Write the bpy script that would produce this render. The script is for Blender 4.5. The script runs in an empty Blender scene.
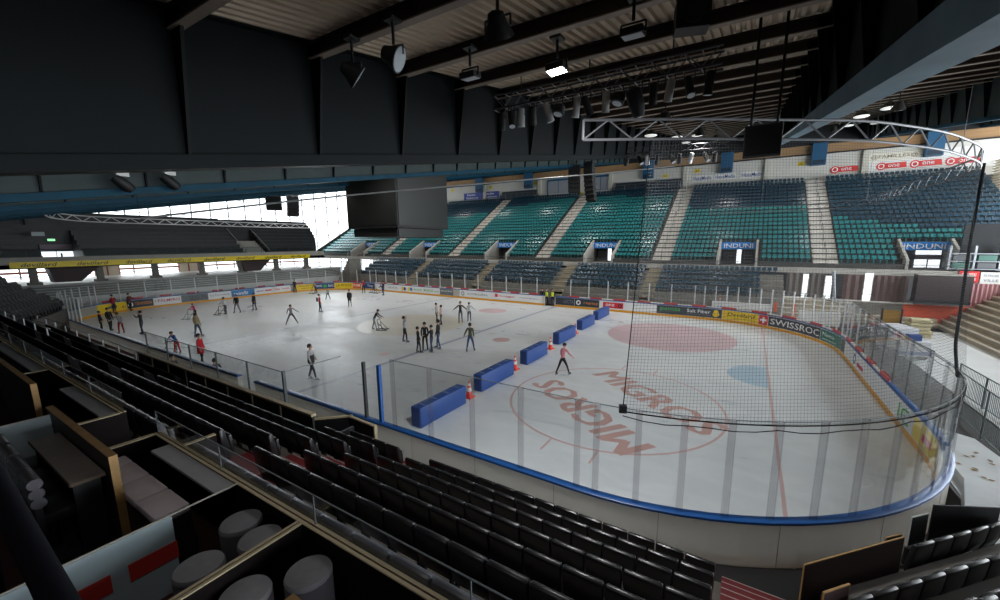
import bpy, bmesh, math, random
from mathutils import Vector, Matrix, Euler
random.seed(7)
S = bpy.context.scene
COL = S.collection
PI = math.pi
def rad(a): return a*PI/180.0

# ---------------------------------------------------------------- materials
MATS = {}
def srgb(r, g, b):
    def f(c):
        c /= 255.0
        return c/12.92 if c <= 0.04045 else ((c+0.055)/1.055)**2.4
    return (f(r), f(g), f(b), 1.0)
def mat(name, rgb, rough=0.6, metal=0.0, noise=0.0, nscale=6.0, spec=0.5, bump=0.0, bscale=40.0, stretch=None):
    if name in MATS: return MATS[name]
    m = bpy.data.materials.new(name); m.use_nodes = True
    nt = m.node_tree; b = nt.nodes['Principled BSDF']
    col = srgb(*rgb) if max(rgb) > 1 else (*rgb, 1.0)
    b.inputs['Base Color'].default_value = col
    b.inputs['Roughness'].default_value = rough
    b.inputs['Metallic'].default_value = metal
    b.inputs['Specular IOR Level'].default_value = spec
    if noise > 0 or bump > 0:
        tc = nt.nodes.new('ShaderNodeTexCoord'); mp = nt.nodes.new('ShaderNodeMapping')
        if stretch: mp.inputs['Scale'].default_value = stretch
        nt.links.new(tc.outputs['Object'], mp.inputs['Vector'])
    if noise > 0:
        n = nt.nodes.new('ShaderNodeTexNoise'); n.inputs['Scale'].default_value = nscale; n.inputs['Detail'].default_value = 5
        nt.links.new(mp.outputs['Vector'], n.inputs['Vector'])
        r = nt.nodes.new('ShaderNodeValToRGB')
        r.color_ramp.elements[0].position = 0.3; r.color_ramp.elements[1].position = 0.7
        r.color_ramp.elements[0].color = tuple(c*(1-noise) for c in col[:3])+(1,)
        r.color_ramp.elements[1].color = tuple(min(1, c*(1+noise)) for c in col[:3])+(1,)
        nt.links.new(n.outputs['Fac'], r.inputs['Fac']); nt.links.new(r.outputs['Color'], b.inputs['Base Color'])
    if bump > 0:
        n2 = nt.nodes.new('ShaderNodeTexNoise'); n2.inputs['Scale'].default_value = bscale
        nt.links.new(mp.outputs['Vector'], n2.inputs['Vector'])
        bp = nt.nodes.new('ShaderNodeBump'); bp.inputs['Strength'].default_value = bump
        nt.links.new(n2.outputs['Fac'], bp.inputs['Height']); nt.links.new(bp.outputs['Normal'], b.inputs['Normal'])
    MATS[name] = m
    return m
def emis(name, rgb, strength):
    m = mat(name, rgb); b = m.node_tree.nodes['Principled BSDF']
    b.inputs['Emission Color'].default_value = srgb(*rgb); b.inputs['Emission Strength'].default_value = strength
    return m
def glass(name, tint=(0.93, 0.97, 0.96), gloss=0.10, rough=0.02):
    """thin pane: tinted see-through film with a fresnel reflection"""
    m = bpy.data.materials.new(name); m.use_nodes = True; nt = m.node_tree
    for n in list(nt.nodes): nt.nodes.remove(n)
    out = nt.nodes.new('ShaderNodeOutputMaterial'); mix = nt.nodes.new('ShaderNodeMixShader')
    tr = nt.nodes.new('ShaderNodeBsdfTransparent'); gl = nt.nodes.new('ShaderNodeBsdfGlossy')
    tr.inputs['Color'].default_value = (*tint, 1); gl.inputs['Roughness'].default_value = rough
    gl.inputs['Color'].default_value = (1, 1, 1, 1)
    lw = nt.nodes.new('ShaderNodeLayerWeight'); lw.inputs['Blend'].default_value = 0.5
    pw = nt.nodes.new('ShaderNodeMath'); pw.operation = 'POWER'; pw.inputs[1].default_value = 4.0; nt.links.new(lw.outputs['Facing'], pw.inputs[0])
    ml = nt.nodes.new('ShaderNodeMath'); ml.operation = 'MULTIPLY_ADD'; ml.inputs[1].default_value = 0.55; ml.inputs[2].default_value = gloss*0.4; nt.links.new(pw.outputs[0], ml.inputs[0])
    nt.links.new(ml.outputs[0], mix.inputs['Fac'])
    nt.links.new(tr.outputs[0], mix.inputs[1]); nt.links.new(gl.outputs[0], mix.inputs[2])
    nt.links.new(mix.outputs[0], out.inputs['Surface'])
    MATS[name] = m
    return m

# ---------------------------------------------------------------- mesh builder
class MB:
    def __init__(s): s.v = []; s.f = []; s.m = []; s.mi = 0
    def add(s, vs, fs):
        o = len(s.v); s.v += [tuple(v) for v in vs]
        for f in fs: s.f.append(tuple(i+o for i in f)); s.m.append(s.mi)
        return s
    def box(s, c, d, rz=0.0, M=None):
        x, y, z = d[0]/2, d[1]/2, d[2]/2
        vs = [Vector((sx*x, sy*y, sz*z)) for sz in (-1, 1) for sy in (-1, 1) for sx in (-1, 1)]
        R = M if M is not None else Matrix.Rotation(rz, 3, 'Z')
        vs = [R @ v + Vector(c) for v in vs]
        return s.add(vs, [(0, 2, 3, 1), (4, 5, 7, 6), (0, 1, 5, 4), (2, 6, 7, 3), (0, 4, 6, 2), (1, 3, 7, 5)])
    def b2(s, p, q):  # axis box between corners
        return s.box([(a+b)/2 for a, b in zip(p, q)], [abs(b-a) for a, b in zip(p, q)])
    def bar(s, a, b, w, h=None, up=(0, 0, 1)):
        h = h or w; a = Vector(a); b = Vector(b); d = (b-a)
        if d.length < 1e-6: return s
        x = d.normalized(); u = Vector(up)
        if abs(x.dot(u)) > 0.99: u = Vector((0, 1, 0))
        y = u.cross(x).normalized(); z = x.cross(y)
        M = Matrix((x, y, z)).transposed()
        return s.box((a+b)/2, (d.length, w, h), M=M)
    def cyl(s, a, b, r, n=8, r2=None, cap=True):
        a = Vector(a); b = Vector(b); d = (b-a).normalized(); r2 = r if r2 is None else r2
        u = Vector((0, 0, 1)) if abs(d.z) < 0.9 else Vector((1, 0, 0))
        x = d.cross(u).normalized(); y = d.cross(x)
        vs = []
        for p, rr in ((a, r), (b, r2)):
            for k in range(n):
                t = 2*PI*k/n; vs.append(p + (x*math.cos(t)+y*math.sin(t))*rr)
        fs = [(k, (k+1) % n, n+(k+1) % n, n+k) for k in range(n)]
        if cap: fs += [tuple(range(n-1, -1, -1)), tuple(range(n, 2*n))]
        return s.add(vs, fs)
    def tube(s, pts, r, n=6):
        for a, b in zip(pts[:-1], pts[1:]): s.cyl(a, b, r, n)
        return s
    def lathe(s, c, prof, n=20, M=None):
        vs = []; c = Vector(c)
        for r, z in prof:
            for k in range(n):
                t = 2*PI*k/n; v = Vector((r*math.cos(t), r*math.sin(t), z))
                vs.append(c + (M @ v if M is not None else v))
        fs = []
        for i in range(len(prof)-1):
            for k in range(n): fs.append((i*n+k, i*n+(k+1) % n, (i+1)*n+(k+1) % n, (i+1)*n+k))
        fs += [tuple(range(n-1, -1, -1)), tuple((len(prof)-1)*n+k for k in range(n))]
        return s.add(vs, fs)
    def sphere(s, c, r, n=8, sc=(1, 1, 1)):
        prof = [(max(1e-4, r*math.sin(PI*i/n)), -r*math.cos(PI*i/n)) for i in range(n+1)]
        return s.lathe(c, prof, n*2, Matrix.Diagonal(sc))
    def prism(s, poly, a, b, axis='x'):
        """extrude a 2-D polygon along an axis from a to b"""
        n = len(poly)
        P = {'x': lambda t, p: (t, p[0], p[1]), 'y': lambda t, p: (p[0], t, p[1]), 'z': lambda t, p: (p[0], p[1], t)}[axis]
        vs = [P(a, p) for p in poly]+[P(b, p) for p in poly]
        fs = [tuple(range(n-1, -1, -1)), tuple(range(n, 2*n))]+[(k, (k+1) % n, n+(k+1) % n, n+k) for k in range(n)]
        return s.add(vs, fs)
    def mesh(s, name, mats):
        me = bpy.data.meshes.new(name); me.from_pydata(s.v, [], s.f)
        for m in (mats if isinstance(mats, (list, tuple)) else [mats]): me.materials.append(m)
        if any(s.m): me.polygons.foreach_set('material_index', s.m)
        bm = bmesh.new(); bm.from_mesh(me); bmesh.ops.recalc_face_normals(bm, faces=bm.faces); bm.to_mesh(me); bm.free()
        me.update(); return me
    def build(s, name, mats, parent=None, loc=(0, 0, 0), rz=0.0, smooth=False, bevel=0.0, seg=2):
        me = s.mesh(name, mats)
        if bevel: bevel_mesh(me, bevel, seg)
        if smooth: smooth_mesh(me)
        return obj(name, me, parent, loc, rz)
def bevel_mesh(me, w, seg=2):
    bm = bmesh.new(); bm.from_mesh(me)
    bmesh.ops.remove_doubles(bm, verts=bm.verts, dist=1e-5)
    ed = [e for e in bm.edges if len(e.link_faces) == 2 and e.calc_face_angle(0) > 0.6]
    bmesh.ops.bevel(bm, geom=ed, offset=w, segments=seg, affect='EDGES', profile=0.5, clamp_overlap=True)
    bm.to_mesh(me); bm.free()
def smooth_mesh(me, ang=0.7):
    me.polygons.foreach_set('use_smooth', [True]*len(me.polygons))
    me.update()
    try: me.set_sharp_from_angle(angle=ang)
    except Exception: pass
def obj(name, me, parent=None, loc=(0, 0, 0), rz=0.0):
    o = bpy.data.objects.new(name, me); COL.objects.link(o)
    o.location = loc; o.rotation_euler = (0, 0, rz)
    if parent: o.parent = parent
    return o
def tag(o, label, cat, group=None, kind=None):
    o['label'] = label; o['category'] = cat
    if group: o['group'] = group
    if kind: o['kind'] = kind
    return o
def thing(name, label, cat, loc=(0, 0, 0), rz=0.0, group=None):
    return tag(obj(name, None, None, loc, rz), label, cat, group)
def struct(o, label=None):
    o['kind'] = 'structure'
    if label: o['label'] = label
    return o
def dup(root, loc, rz, label, group=None):
    r = root.copy(); COL.objects.link(r); r.location = loc; r.rotation_euler = (0, 0, rz); r['label'] = label
    if group: r['group'] = group
    for ch in root.children:
        c = ch.copy(); COL.objects.link(c); c.parent = r
        for g in ch.children:
            d = g.copy(); COL.objects.link(d); d.parent = c
    return r
def text_mesh(txt, size=1.0, extrude=0.004, bold=False, align='CENTER', shear=0.0, space=1.0):
    """outline lettering converted to a mesh, baseline on y=0, width centred; returns (mesh, width)"""
    cu = bpy.data.curves.new('lettering', 'FONT'); cu.body = txt; cu.size = size; cu.extrude = extrude
    cu.align_x = align; cu.resolution_u = 2; cu.shear = shear; cu.space_character = space
    if bold: cu.offset = 0.008*size
    t = bpy.data.objects.new('lettering', cu); COL.objects.link(t)
    dg = bpy.context.evaluated_depsgraph_get(); me = bpy.data.meshes.new_from_object(t.evaluated_get(dg))
    bpy.data.objects.remove(t); bpy.data.curves.remove(cu)
    xs = [v.co.x for v in me.vertices] or [0]
    return me, max(xs)-min(xs)
def letters(name, txt, m, parent, origin, ux, uy, width=None, height=0.5, bold=True, shear=0.0, depth=0.01):
    """put lettering so that text x runs along ux and text y along uy, centred on origin"""
    me, w = text_mesh(txt, 1.0, 0.0, bold, shear=shear)
    xs = [v.co.x for v in me.vertices]; ys = [v.co.y for v in me.vertices]
    x0, x1, y0, y1 = min(xs), max(xs), min(ys), max(ys)
    ux = Vector(ux).normalized(); uy = Vector(uy).normalized(); O = Vector(origin)
    sy = height/(y1-y0); sx = (width/(x1-x0)) if width else sy
    n = ux.cross(uy)
    for v in me.vertices:
        v.co = O + ux*((v.co.x-(x0+x1)/2)*sx) + uy*((v.co.y-(y0+y1)/2)*sy) + n*depth
    me.materials.clear(); me.materials.append(m)
    o = obj(name, me, parent)
    return o
ORD = ['zeroth', 'first', 'second', 'third', 'fourth', 'fifth', 'sixth', 'seventh', 'eighth', 'ninth', 'tenth', 'eleventh', 'twelfth',
       'thirteenth', 'fourteenth', 'fifteenth', 'sixteenth', 'seventeenth', 'eighteenth', 'nineteenth', 'twentieth']
def ordn(n):
    if n < len(ORD): return ORD[n]
    tens = {2: 'twenty', 3: 'thirty', 4: 'forty'}[n//10]
    return tens+'-'+ORD[n % 10] if n % 10 else {20: 'twentieth', 30: 'thirtieth', 40: 'fortieth'}[n]
# ================================================================ RINK
RL, RW, RR = 30.0, 15.0, 8.5
QL = RR*PI/2
PSEG = [('l', -21.5, 15, 1, 0, 43.0), ('a', 21.5, 6.5, 90, 0, QL), ('l', 30, 6.5, 0, -1, 13.0), ('a', 21.5, -6.5, 0, 0, QL),
        ('l', 21.5, -15, -1, 0, 43.0), ('a', -21.5, -6.5, 270, 0, QL), ('l', -30, -6.5, 0, 1, 13.0), ('a', -21.5, 6.5, 180, 0, QL)]
PLEN = sum(g[5] for g in PSEG)
def path(s, o=0.0):
    """point on the board line (clockwise), o metres outwards, and the tangent"""
    s = s % PLEN
    for g in PSEG:
        if s <= g[5]+1e-9:
            if g[0] == 'l':
                t = (g[3], g[4]); p = (g[1]+g[3]*s, g[2]+g[4]*s)
            else:
                a = rad(g[3])-s/RR; p = (g[1]+RR*math.cos(a), g[2]+RR*math.sin(a)); t = (math.sin(a), -math.cos(a))
            return Vector((p[0]-t[1]*o, p[1]+t[0]*o)), Vector(t)
        s -= g[5]
    return Vector((-21.5, 15+o)), Vector((1, 0))
def sweep(mb, s0, s1, sec, step=0.6):
    n = max(1, int(math.ceil((s1-s0)/step))); k = len(sec); vs = []
    for i in range(n+1):
        s = s0+(s1-s0)*i/n
        for o, z in sec:
            p, t = path(s, o); vs.append((p.x, p.y, z))
    fs = []
    for i in range(n):
        for j in range(k): fs.append((i*k+j, i*k+(j+1) % k, (i+1)*k+(j+1) % k, (i+1)*k+j))
    fs += [tuple(range(k-1, -1, -1)), tuple(n*k+j for j in range(k))]
    mb.add(vs, fs)
def rsec(o0, o1, z0, z1): return [(o0, z0), (o1, z0), (o1, z1), (o0, z1)]

def ice_material():
    m = bpy.data.materials.new('skated_ice'); m.use_nodes = True; nt = m.node_tree; b = nt.nodes['Principled BSDF']
    tc = nt.nodes.new('ShaderNodeTexCoord')
    n = nt.nodes.new('ShaderNodeTexNoise'); n.inputs['Scale'].default_value = 0.16; n.inputs['Detail'].default_value = 6
    n2 = nt.nodes.new('ShaderNodeTexNoise'); n2.inputs['Scale'].default_value = 1.1; n2.inputs['Detail'].default_value = 8; n2.inputs['Distortion'].default_value = 1.5
    mp = nt.nodes.new('ShaderNodeMapping'); mp.inputs['Scale'].default_value = (0.45, 1.0, 1.0)
    nt.links.new(tc.outputs['Object'], mp.inputs['Vector']); nt.links.new(mp.outputs[0], n.inputs['Vector']); nt.links.new(mp.outputs[0], n2.inputs['Vector'])
    mx = nt.nodes.new('ShaderNodeMix'); mx.data_type = 'FLOAT'; mx.inputs[0].default_value = 0.5
    nt.links.new(n.outputs['Fac'], mx.inputs[2]); nt.links.new(n2.outputs['Fac'], mx.inputs[3])
    r = nt.nodes.new('ShaderNodeValToRGB'); r.color_ramp.elements[0].position = 0.36; r.color_ramp.elements[1].position = 0.64
    r.color_ramp.elements[0].color = (0.66, 0.70, 0.735, 1); r.color_ramp.elements[1].color = (0.80, 0.83, 0.855, 1)
    nt.links.new(mx.outputs[0], r.inputs['Fac']); nt.links.new(r.outputs['Color'], b.inputs['Base Color'])
    r2 = nt.nodes.new('ShaderNodeMapRange'); r2.inputs['From Min'].default_value = 0.35; r2.inputs['From Max'].default_value = 0.65
    r2.inputs['To Min'].default_value = 0.24; r2.inputs['To Max'].default_value = 0.5
    nt.links.new(mx.outputs[0], r2.inputs['Value']); nt.links.new(r2.outputs[0], b.inputs['Roughness'])
    b.inputs['IOR'].default_value = 1.31; b.inputs['Specular IOR Level'].default_value = 0.42
    bp = nt.nodes.new('ShaderNodeBump'); bp.inputs['Strength'].default_value = 0.05; bp.inputs['Distance'].default_value = 0.05
    nt.links.new(n2.outputs['Fac'], bp.inputs['Height']); nt.links.new(bp.outputs[0], b.inputs['Normal'])
    return m
ICE = ice_material()
mb = MB()
pts = [path(PLEN*i/160, 0.0)[0] for i in range(160)]
mb.add([(p.x, p.y, 0.0) for p in pts]+[(p.x, p.y, -0.15) for p in pts],
       [tuple(range(159, -1, -1)), tuple(range(160, 320))]+[(i, (i+1) % 160, 160+(i+1) % 160, 160+i) for i in range(160)])
ice = mb.build('floor_ice', ICE); struct(ice, 'white skated ice surface of the rink')

PAINT_RED = mat('ice_paint_red', (214, 182, 182), 0.3); PAINT_PINK = mat('ice_paint_pink', (216, 190, 197), 0.35, noise=0.06, nscale=0.8)
PAINT_BLUE = mat('ice_paint_blue', (160, 168, 188), 0.3); PAINT_CREASE = mat('ice_paint_crease', (184, 208, 226), 0.3)
PAINT_CREAM = mat('ice_paint_cream', (220, 215, 204), 0.3, noise=0.05, nscale=0.6); PAINT_LOGO = mat('ice_paint_logo', (206, 168, 162), 0.3)
def flat(name, polys, m, z=0.003, smooth=False):
    b = MB()
    for poly in polys: b.add([(x, y, z) for x, y in poly], [tuple(range(len(poly)))])
    return b.build(name, m, ice)
def ring(cx, cy, r0, r1, a0=0, a1=360, n=64):
    P = []
    for i in range(n):
        t0 = rad(a0+(a1-a0)*i/n); t1 = rad(a0+(a1-a0)*(i+1)/n)
        P.append([(cx+r0*math.cos(t0), cy+r0*math.sin(t0)), (cx+r1*math.cos(t0), cy+r1*math.sin(t0)),
                  (cx+r1*math.cos(t1), cy+r1*math.sin(t1)), (cx+r0*math.cos(t1), cy+r0*math.sin(t1))])
    return P
def disc(cx, cy, r, n=48, ry=None): return [[(cx+r*math.cos(2*PI*i/n), cy+(ry or r)*math.sin(2*PI*i/n)) for i in range(n)]]
def rect(x0, y0, x1, y1): return [[(x0, y0), (x1, y0), (x1, y1), (x0, y1)]]
flat('goal_line', rect(25.95, -13.9, 26.05, 13.9), PAINT_RED)
flat('goal_line', rect(-26.05, -13.9, -25.95, 13.9), PAINT_RED)
flat('blue_line', rect(6.95, -14.9, 7.25, 14.9), PAINT_BLUE)
flat('blue_line', rect(-7.25, -14.9, -6.95, 14.9), PAINT_BLUE)
flat('goal_crease', [[(25.95, -1.83)]+[(25.95-1.83*math.sin(rad(a)), -1.83*math.cos(rad(a))) for a in range(6, 180, 6)]+[(25.95, 1.83)]], PAINT_CREASE)
flat('face_off_circle', disc(20, 7, 4.45), PAINT_PINK)
hash_ = []
for s in (-1, 1):
    for q in (-1, 1):
        hash_ += rect(20+q*0.85-0.04, -7+s*4.45, 20+q*0.85+0.04, -7+s*5.25)
flat('face_off_circle', ring(20, -7, 4.4, 4.5)+hash_, PAINT_RED)
flat('centre_spot', disc(0.3, 0.6, 4.4), PAINT_CREAM)
flat('face_off_spot', disc(9.9, -0.3, 0.62), PAINT_RED); flat('face_off_spot', disc(2.6, 9.4, 1.5, ry=1.3), PAINT_PINK)
flat('face_off_spot', disc(5.6, -7.0, 0.35), PAINT_RED)
DD = Vector((5.6, -4.4, 0)).normalized(); UU = Vector((-DD.y, DD.x, 0))
for sg, off in ((1, 1.75), (-1, 1.75)):
    ctr = Vector((20.25, -7.15, 0.004))+UU*off*sg
    for q in (-0.07, 0.07): letters('ice_lettering', 'MIGROS', PAINT_LOGO, ice, ctr+DD*q+UU*q*0.4+Vector((0, 0, 0.001 if q > 0 else 0)), DD*sg, UU*sg, width=7.1, height=1.5, depth=0.0, bold=False)

# ---- boards
WHITEB = mat('board_white', (214, 211, 204), 0.45, noise=0.03, nscale=0.7)
nt_ = WHITEB.node_tree; tl_ = nt_.nodes.new('ShaderNodeBsdfTranslucent'); tl_.inputs['Color'].default_value = (0.86, 0.84, 0.80, 1); mx_ = nt_.nodes.new('ShaderNodeMixShader'); mx_.inputs['Fac'].default_value = 0.55   # thin milky plastic lets light from the ice side through
nt_.links.new(nt_.nodes['Principled BSDF'].outputs[0], mx_.inputs[1]); nt_.links.new(tl_.outputs[0], mx_.inputs[2]); nt_.links.new(mx_.outputs[0], nt_.nodes['Material Output'].inputs['Surface']); BLUE_RAIL = mat('rail_blue', (34, 90, 160), 0.35)
KICK = mat('kick_yellow', (224, 160, 30), 0.4); SEAMM = mat('board_seam', (168, 166, 160), 0.6)
boards = thing('rink_boards', 'white rink boards with blue top rail and yellow kick strip around the ice', 'rink boards')
GAPS = [(97.1, 98.5)]                       # open gate on the bench side, near straight
def spans(a, b, gaps):
    out = []; c = a
    for g0, g1 in sorted(gaps):
        if g1 <= a or g0 >= b: continue
        out.append((c, g0)); c = g1
    out.append((c, b)); return out
mb = MB(); rail = MB(); kick = MB()
for a, b in spans(0, PLEN, GAPS+[(27.2, 28.4)]):
    sweep(mb, a, b, rsec(0, 0.16, 0, 1.04)); sweep(rail, a, b, [(-0.02, 1.04), (0.2, 1.04), (0.2, 1.09), (0.17, 1.11), (0.01, 1.11), (-0.02, 1.09)])
    sweep(kick, a, b, rsec(-0.014, 0.0, 0.0, 0.2))
mb.build('dasher_panel', WHITEB, boards); rail.build('cap_rail', BLUE_RAIL, boards, smooth=True); kick.build('kick_plate', KICK, boards)
mb = MB()
for k in range(20):
    s = 64+k*2.4
    for g in GAPS:
        if g[0]-0.1 < s < g[1]+0.1: break
    else: sweep(mb, s, s+0.014, rsec(0.16, 0.164, 0.02, 1.04))
mb.build('panel_seam', SEAMM, boards)

ADY = mat('advert_yellow', (232, 200, 40), 0.4); ADK = mat('advert_dark', (52, 58, 66), 0.4); ADW = mat('advert_white', (226, 228, 230), 0.4)
ADB = mat('advert_blue', (48, 120, 178), 0.4); ADN = mat('advert_navy', (40, 70, 120), 0.4); ADO = mat('advert_orange', (226, 98, 50), 0.4)
ADG = mat('advert_green', (28, 118, 102), 0.4); ADR = mat('advert_red', (206, 52, 58), 0.4); ADGY = mat('advert_grey', (98, 106, 110), 0.4)
TXK = mat('lettering_black', (34, 34, 36), 0.5); TXW = mat('lettering_white', (236, 238, 240), 0.5); TXR = mat('lettering_red', (200, 40, 56), 0.5)
TXO = mat('lettering_orange', (214, 132, 66), 0.5); TXG = mat('lettering_green', (70, 170, 80), 0.5); TXB = mat('lettering_blue', (60, 70, 140), 0.5)
TXGR = mat('lettering_grey', (120, 128, 140), 0.5)
def bent_letters(txt, m, parent, s0, s1, z0, z1, o=-0.011, bold=True, shear=0.0):
    me, w = text_mesh(txt, 1.0, 0.0, bold, shear=shear)
    xs = [v.co.x for v in me.vertices]; ys = [v.co.y for v in me.vertices]
    x0, x1, y0, y1 = min(xs), max(xs), min(ys), max(ys)
    for v in me.vertices:
        s = s0+(s1-s0)*(v.co.x-x0)/(x1-x0); z = z0+(z1-z0)*(v.co.y-y0)/(y1-y0)
        p, t = path(s, o); v.co = (p.x, p.y, z)
    me.materials.clear(); me.materials.append(m)
    return obj('lettering', me, parent)
def disc_mark(m, parent, s, z, r, o=-0.010, n=20, inner=0.0):
    b = MB(); vs = []; 
    for rr in ((r, inner) if inner else (r,)):
        for k in range(n):
            a = 2*PI*k/n; p, t = path(s+rr*math.cos(a), o); vs.append((p.x, p.y, z+rr*math.sin(a)))
    b.add(vs, [tuple(range(n))] if not inner else [(k, (k+1) % n, n+(k+1) % n, n+k) for k in range(n)])
    return b.build('emblem', m, parent)
def patch(m, parent, s0, s1, z0, z1, o=-0.010):
    b = MB(); n = 4; vs = []
    for i in range(n+1):
        p, t = path(s0+(s1-s0)*i/n, o); vs += [(p.x, p.y, z0), (p.x, p.y, z1)]
    b.add(vs, [(2*i, 2*i+2, 2*i+3, 2*i+1) for i in range(n)])
    return b.build('emblem', m, parent)
def advert(s0, s1, m, *marks):
    b = MB(); sweep(b, s0+0.02, s1-0.02, rsec(-0.007, 0.0, 0.23, 1.0), 0.5)
    a = b.build('advert_panel', m, boards)
    L = s1-s0
    for k in marks:
        if k[0] == 't': bent_letters(k[1], k[2], a, s0+L*k[3], s0+L*k[4], k[5], k[6], shear=k[7] if len(k) > 7 else 0)
        elif k[0] == 'c': disc_mark(k[1], a, s0+L*k[2], k[3], k[4], inner=k[5] if len(k) > 5 else 0, o=k[6] if len(k) > 6 else -0.010)
        elif k[0] == 'p': patch(k[1], a, s0+L*k[2], s0+L*k[3], k[4], k[5], o=k[6] if len(k) > 6 else -0.010)
T = 't'
advert(133.4, 136.2, ADY, ('p', ADGY, .4, .68, .5, .75), ('p', TXR, .85, .95, .4, .6))
advert(136.2, 138.5, ADK, ('c', TXW, .14, .62, .24, .12), (T, 'TENNISIA', TXO, .3, .94, .48, .78))
advert(138.5, 140.9, ADW, ('p', TXG, .06, .14, .55, .78), (T, 'PALMPRO', TXR, .16, .95, .52, .82))
advert(140.9, 143.5, ADGY, (T, 'SEGUIN', ADK, .3, .95, .35, .85))
advert(143.5, 145.9, ADW, (T, 'La Foncière', TXGR, .08, .92, .58, .78))
advert(145.9, 148.6, ADB, (T, 'winfit', TXW, .12, .72, .4, .84, .3))
advert(148.6, 150.9, ADW, (T, 'ERDF', TXB, .1, .48, .5, .72), ('p', TXR, .54, .92, .55, .72))
advert(151.0, 153.2, ADW, (T, 'Elite', TXR, .05, .35, .5, .85), (T, 'rent', TXR, .45, .95, .55, .75))
advert(153.9, 156.4, ADY, (T, 'Devillard', TXK, .12, .9, .68, .88, .2), (T, 'copieurs', TXK, .25, .85, .36, .52, .2))
advert(156.4, 158.9, ADN, ('c', TXG, .5, .6, .24), (T, 'EHC', TXW, .05, .35, .5, .8), (T, 'SIG', TXW, .65, .95, .5, .8))
advert(158.9, 161.5, ADY, (T, 'LA POSTE', TXK, .08, .92, .5, .8))
advert(161.5, 162.8, ADO, (T, 'PAM', TXW, .1, .85, .45, .85))
advert(163.2, PLEN-0.05, ADN, (T, 'Tpg', TXW, .3, .8, .45, .8))
advert(0.1, 9.3, ADW, (T, 'HELVETIA', TXGR, .28, .48, .5, .75), ('p', ADY, .57, .61, .35, .88), ('c', TXB, .635, .6, .24), ('p', ADY, .70, .74, .35, .88),
       ('c', ADB, .765, .6, .24), (T, 'MANOR', TXG, .82, .98, .48, .76))
advert(9.3, 12.2, ADW, (T, 'MIGROS', TXG, .04, .6, .45, .8), (T, 'bank', TXG, .66, .94, .45, .7))
advert(12.2, 14.4, ADGY, (T, 'securitas', ADW, .08, .92, .66, .84))
advert(15.4, 20.5, ADW, ('c', TXGR, .1, .6, .26, .15), (T, 'CITROËN', TXGR, .24, .82, .48, .78))
advert(20.5, 26.9, ADW, ('p', TXR, .03, .09, .5, .88), (T, 'Honegger', TXR, .1, .46, .5, .78, .2), (T, 'Nettoyages', TXGR, .56, .94, .55, .72))
advert(28.5, 30.7, ADK, (T, 'LECTA', TXGR, .45, .95, .45, .82))
advert(30.7, 33.4, ADK, ('c', TXW, .16, .62, .26, .13), (T, 'replay', TXO, .38, .95, .45, .78))
advert(33.4, 35.9, ADW, ('p', TXR, .15, .97, .32, .9, -.009), (T, 'one', TXW, .26, .62, .5, .74, ), ('c', TXK, .84, .6, .2, .1, -.012))
advert(35.9, 39.0, ADW)
advert(39.0, 44.5, ADK, (T, 'pemsa', TXG, .06, .38, .45, .82), (T, 'Salt Fiber', TXW, .48, .83, .56, .86), (T, 'internet tv mobile', TXGR, .48, .83, .38, .48), ('c', ADY, .91, .62, .32),)
advert(44.5, 47.4, ADY, (T, 'Devillard', TXK, .14, .9, .55, .85, .25), (T, 'solutions documents', TXK, .3, .9, .36, .44))
advert(47.4, 48.15, ADR, ('p', TXW, .4, .6, .38, .84), ('p', TXW, .18, .82, .54, .7))
advert(48.15, 52.8, ADK, (T, 'SWISSROC', TXW, .04, .97, .4, .86))
advert(52.8, 55.6, ADG, (T, 'Naxoo', TXW, .08, .6, .6, .85), (T, 'www.naxoo.ch', TXW, .08, .7, .35, .46))
advert(55.6, 56.5, ADK)
advert(56.6, 63.0, ADW, ('c', TXB, .4, .62, .28, .16), ('p', TXR, .5, .7, .4, .6))
advert(63.0, 66.1, ADW)
advert(66.2, 68.2, ADW, (T, 'IC', TXG, .2, .8, .32, .9))
advert(68.2, 70.6, ADY, ('p', TXR, .35, .7, .45, .7))

# ---- glass round the boards
PANE = glass('shield_glass', (0.955, 0.965, 0.965), 0.06); POSTM = mat('glass_post_grey', (206, 208, 212), 0.45)
CLEARP = glass('clear_post', (0.83, 0.83, 0.84), 0.12, 0.25)
STRIP_R = mat('strip_red', (196, 70, 66), 0.5); STRIP_W = mat('strip_white', (222, 218, 212), 0.5)
posts = []
s = 0.4
far = [i*1.95 for i in range(-10, 25)]      # far side spacing
for i in range(0, 22): posts.append((0.2+i*2.0, 3.0))
for i in range(0, 16): posts.append((43.0+i*0.87, 3.0+0.3*i/15))
for i in range(0, 8): posts.append((56.9+i*1.62, 3.3))
for i in range(0, 15): posts.append((69.6+i*0.9, 3.3))
for i in range(0, 5): posts.append((82.65+i*1.53, 3.3))
TE = MB(); vals = sorted(posts)
def post_at(s, top, w=0.11, m=None):
    b = MB(); p, t = path(s, 0.10)
    b.box((p.x, p.y, (1.1+top)/2), (w, 0.07, top-1.1), rz=math.atan2(t.y, t.x))
    return b.build('glass_post', m or CLEARP, boards)
for i, (s, top) in enumerate(vals):
    if 26.9 < s < 28.4: continue
    post_at(s, top, 0.13 if s > 60 else 0.08, CLEARP if s > 60 else POSTM)
for (s, a), (s2, a2) in zip(vals[:-1], vals[1:]):
    if 26.4 < s < 28.4 or 14.0 < s < 14.9: continue
    b = MB(); sweep(b, s+0.06, s2-0.06, rsec(0.094, 0.106, 1.1, min(a, a2)-0.02), 0.5); b.build('glass_pane', PANE, boards)
    TE.mi = 0; sweep(TE, s+0.06, s2-0.06, rsec(0.092, 0.108, min(a, a2)-0.02, min(a, a2)), 0.5)
TE.build('glass_top_edge', mat('glass_edge', (120, 130, 134), 0.3), boards)
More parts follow.
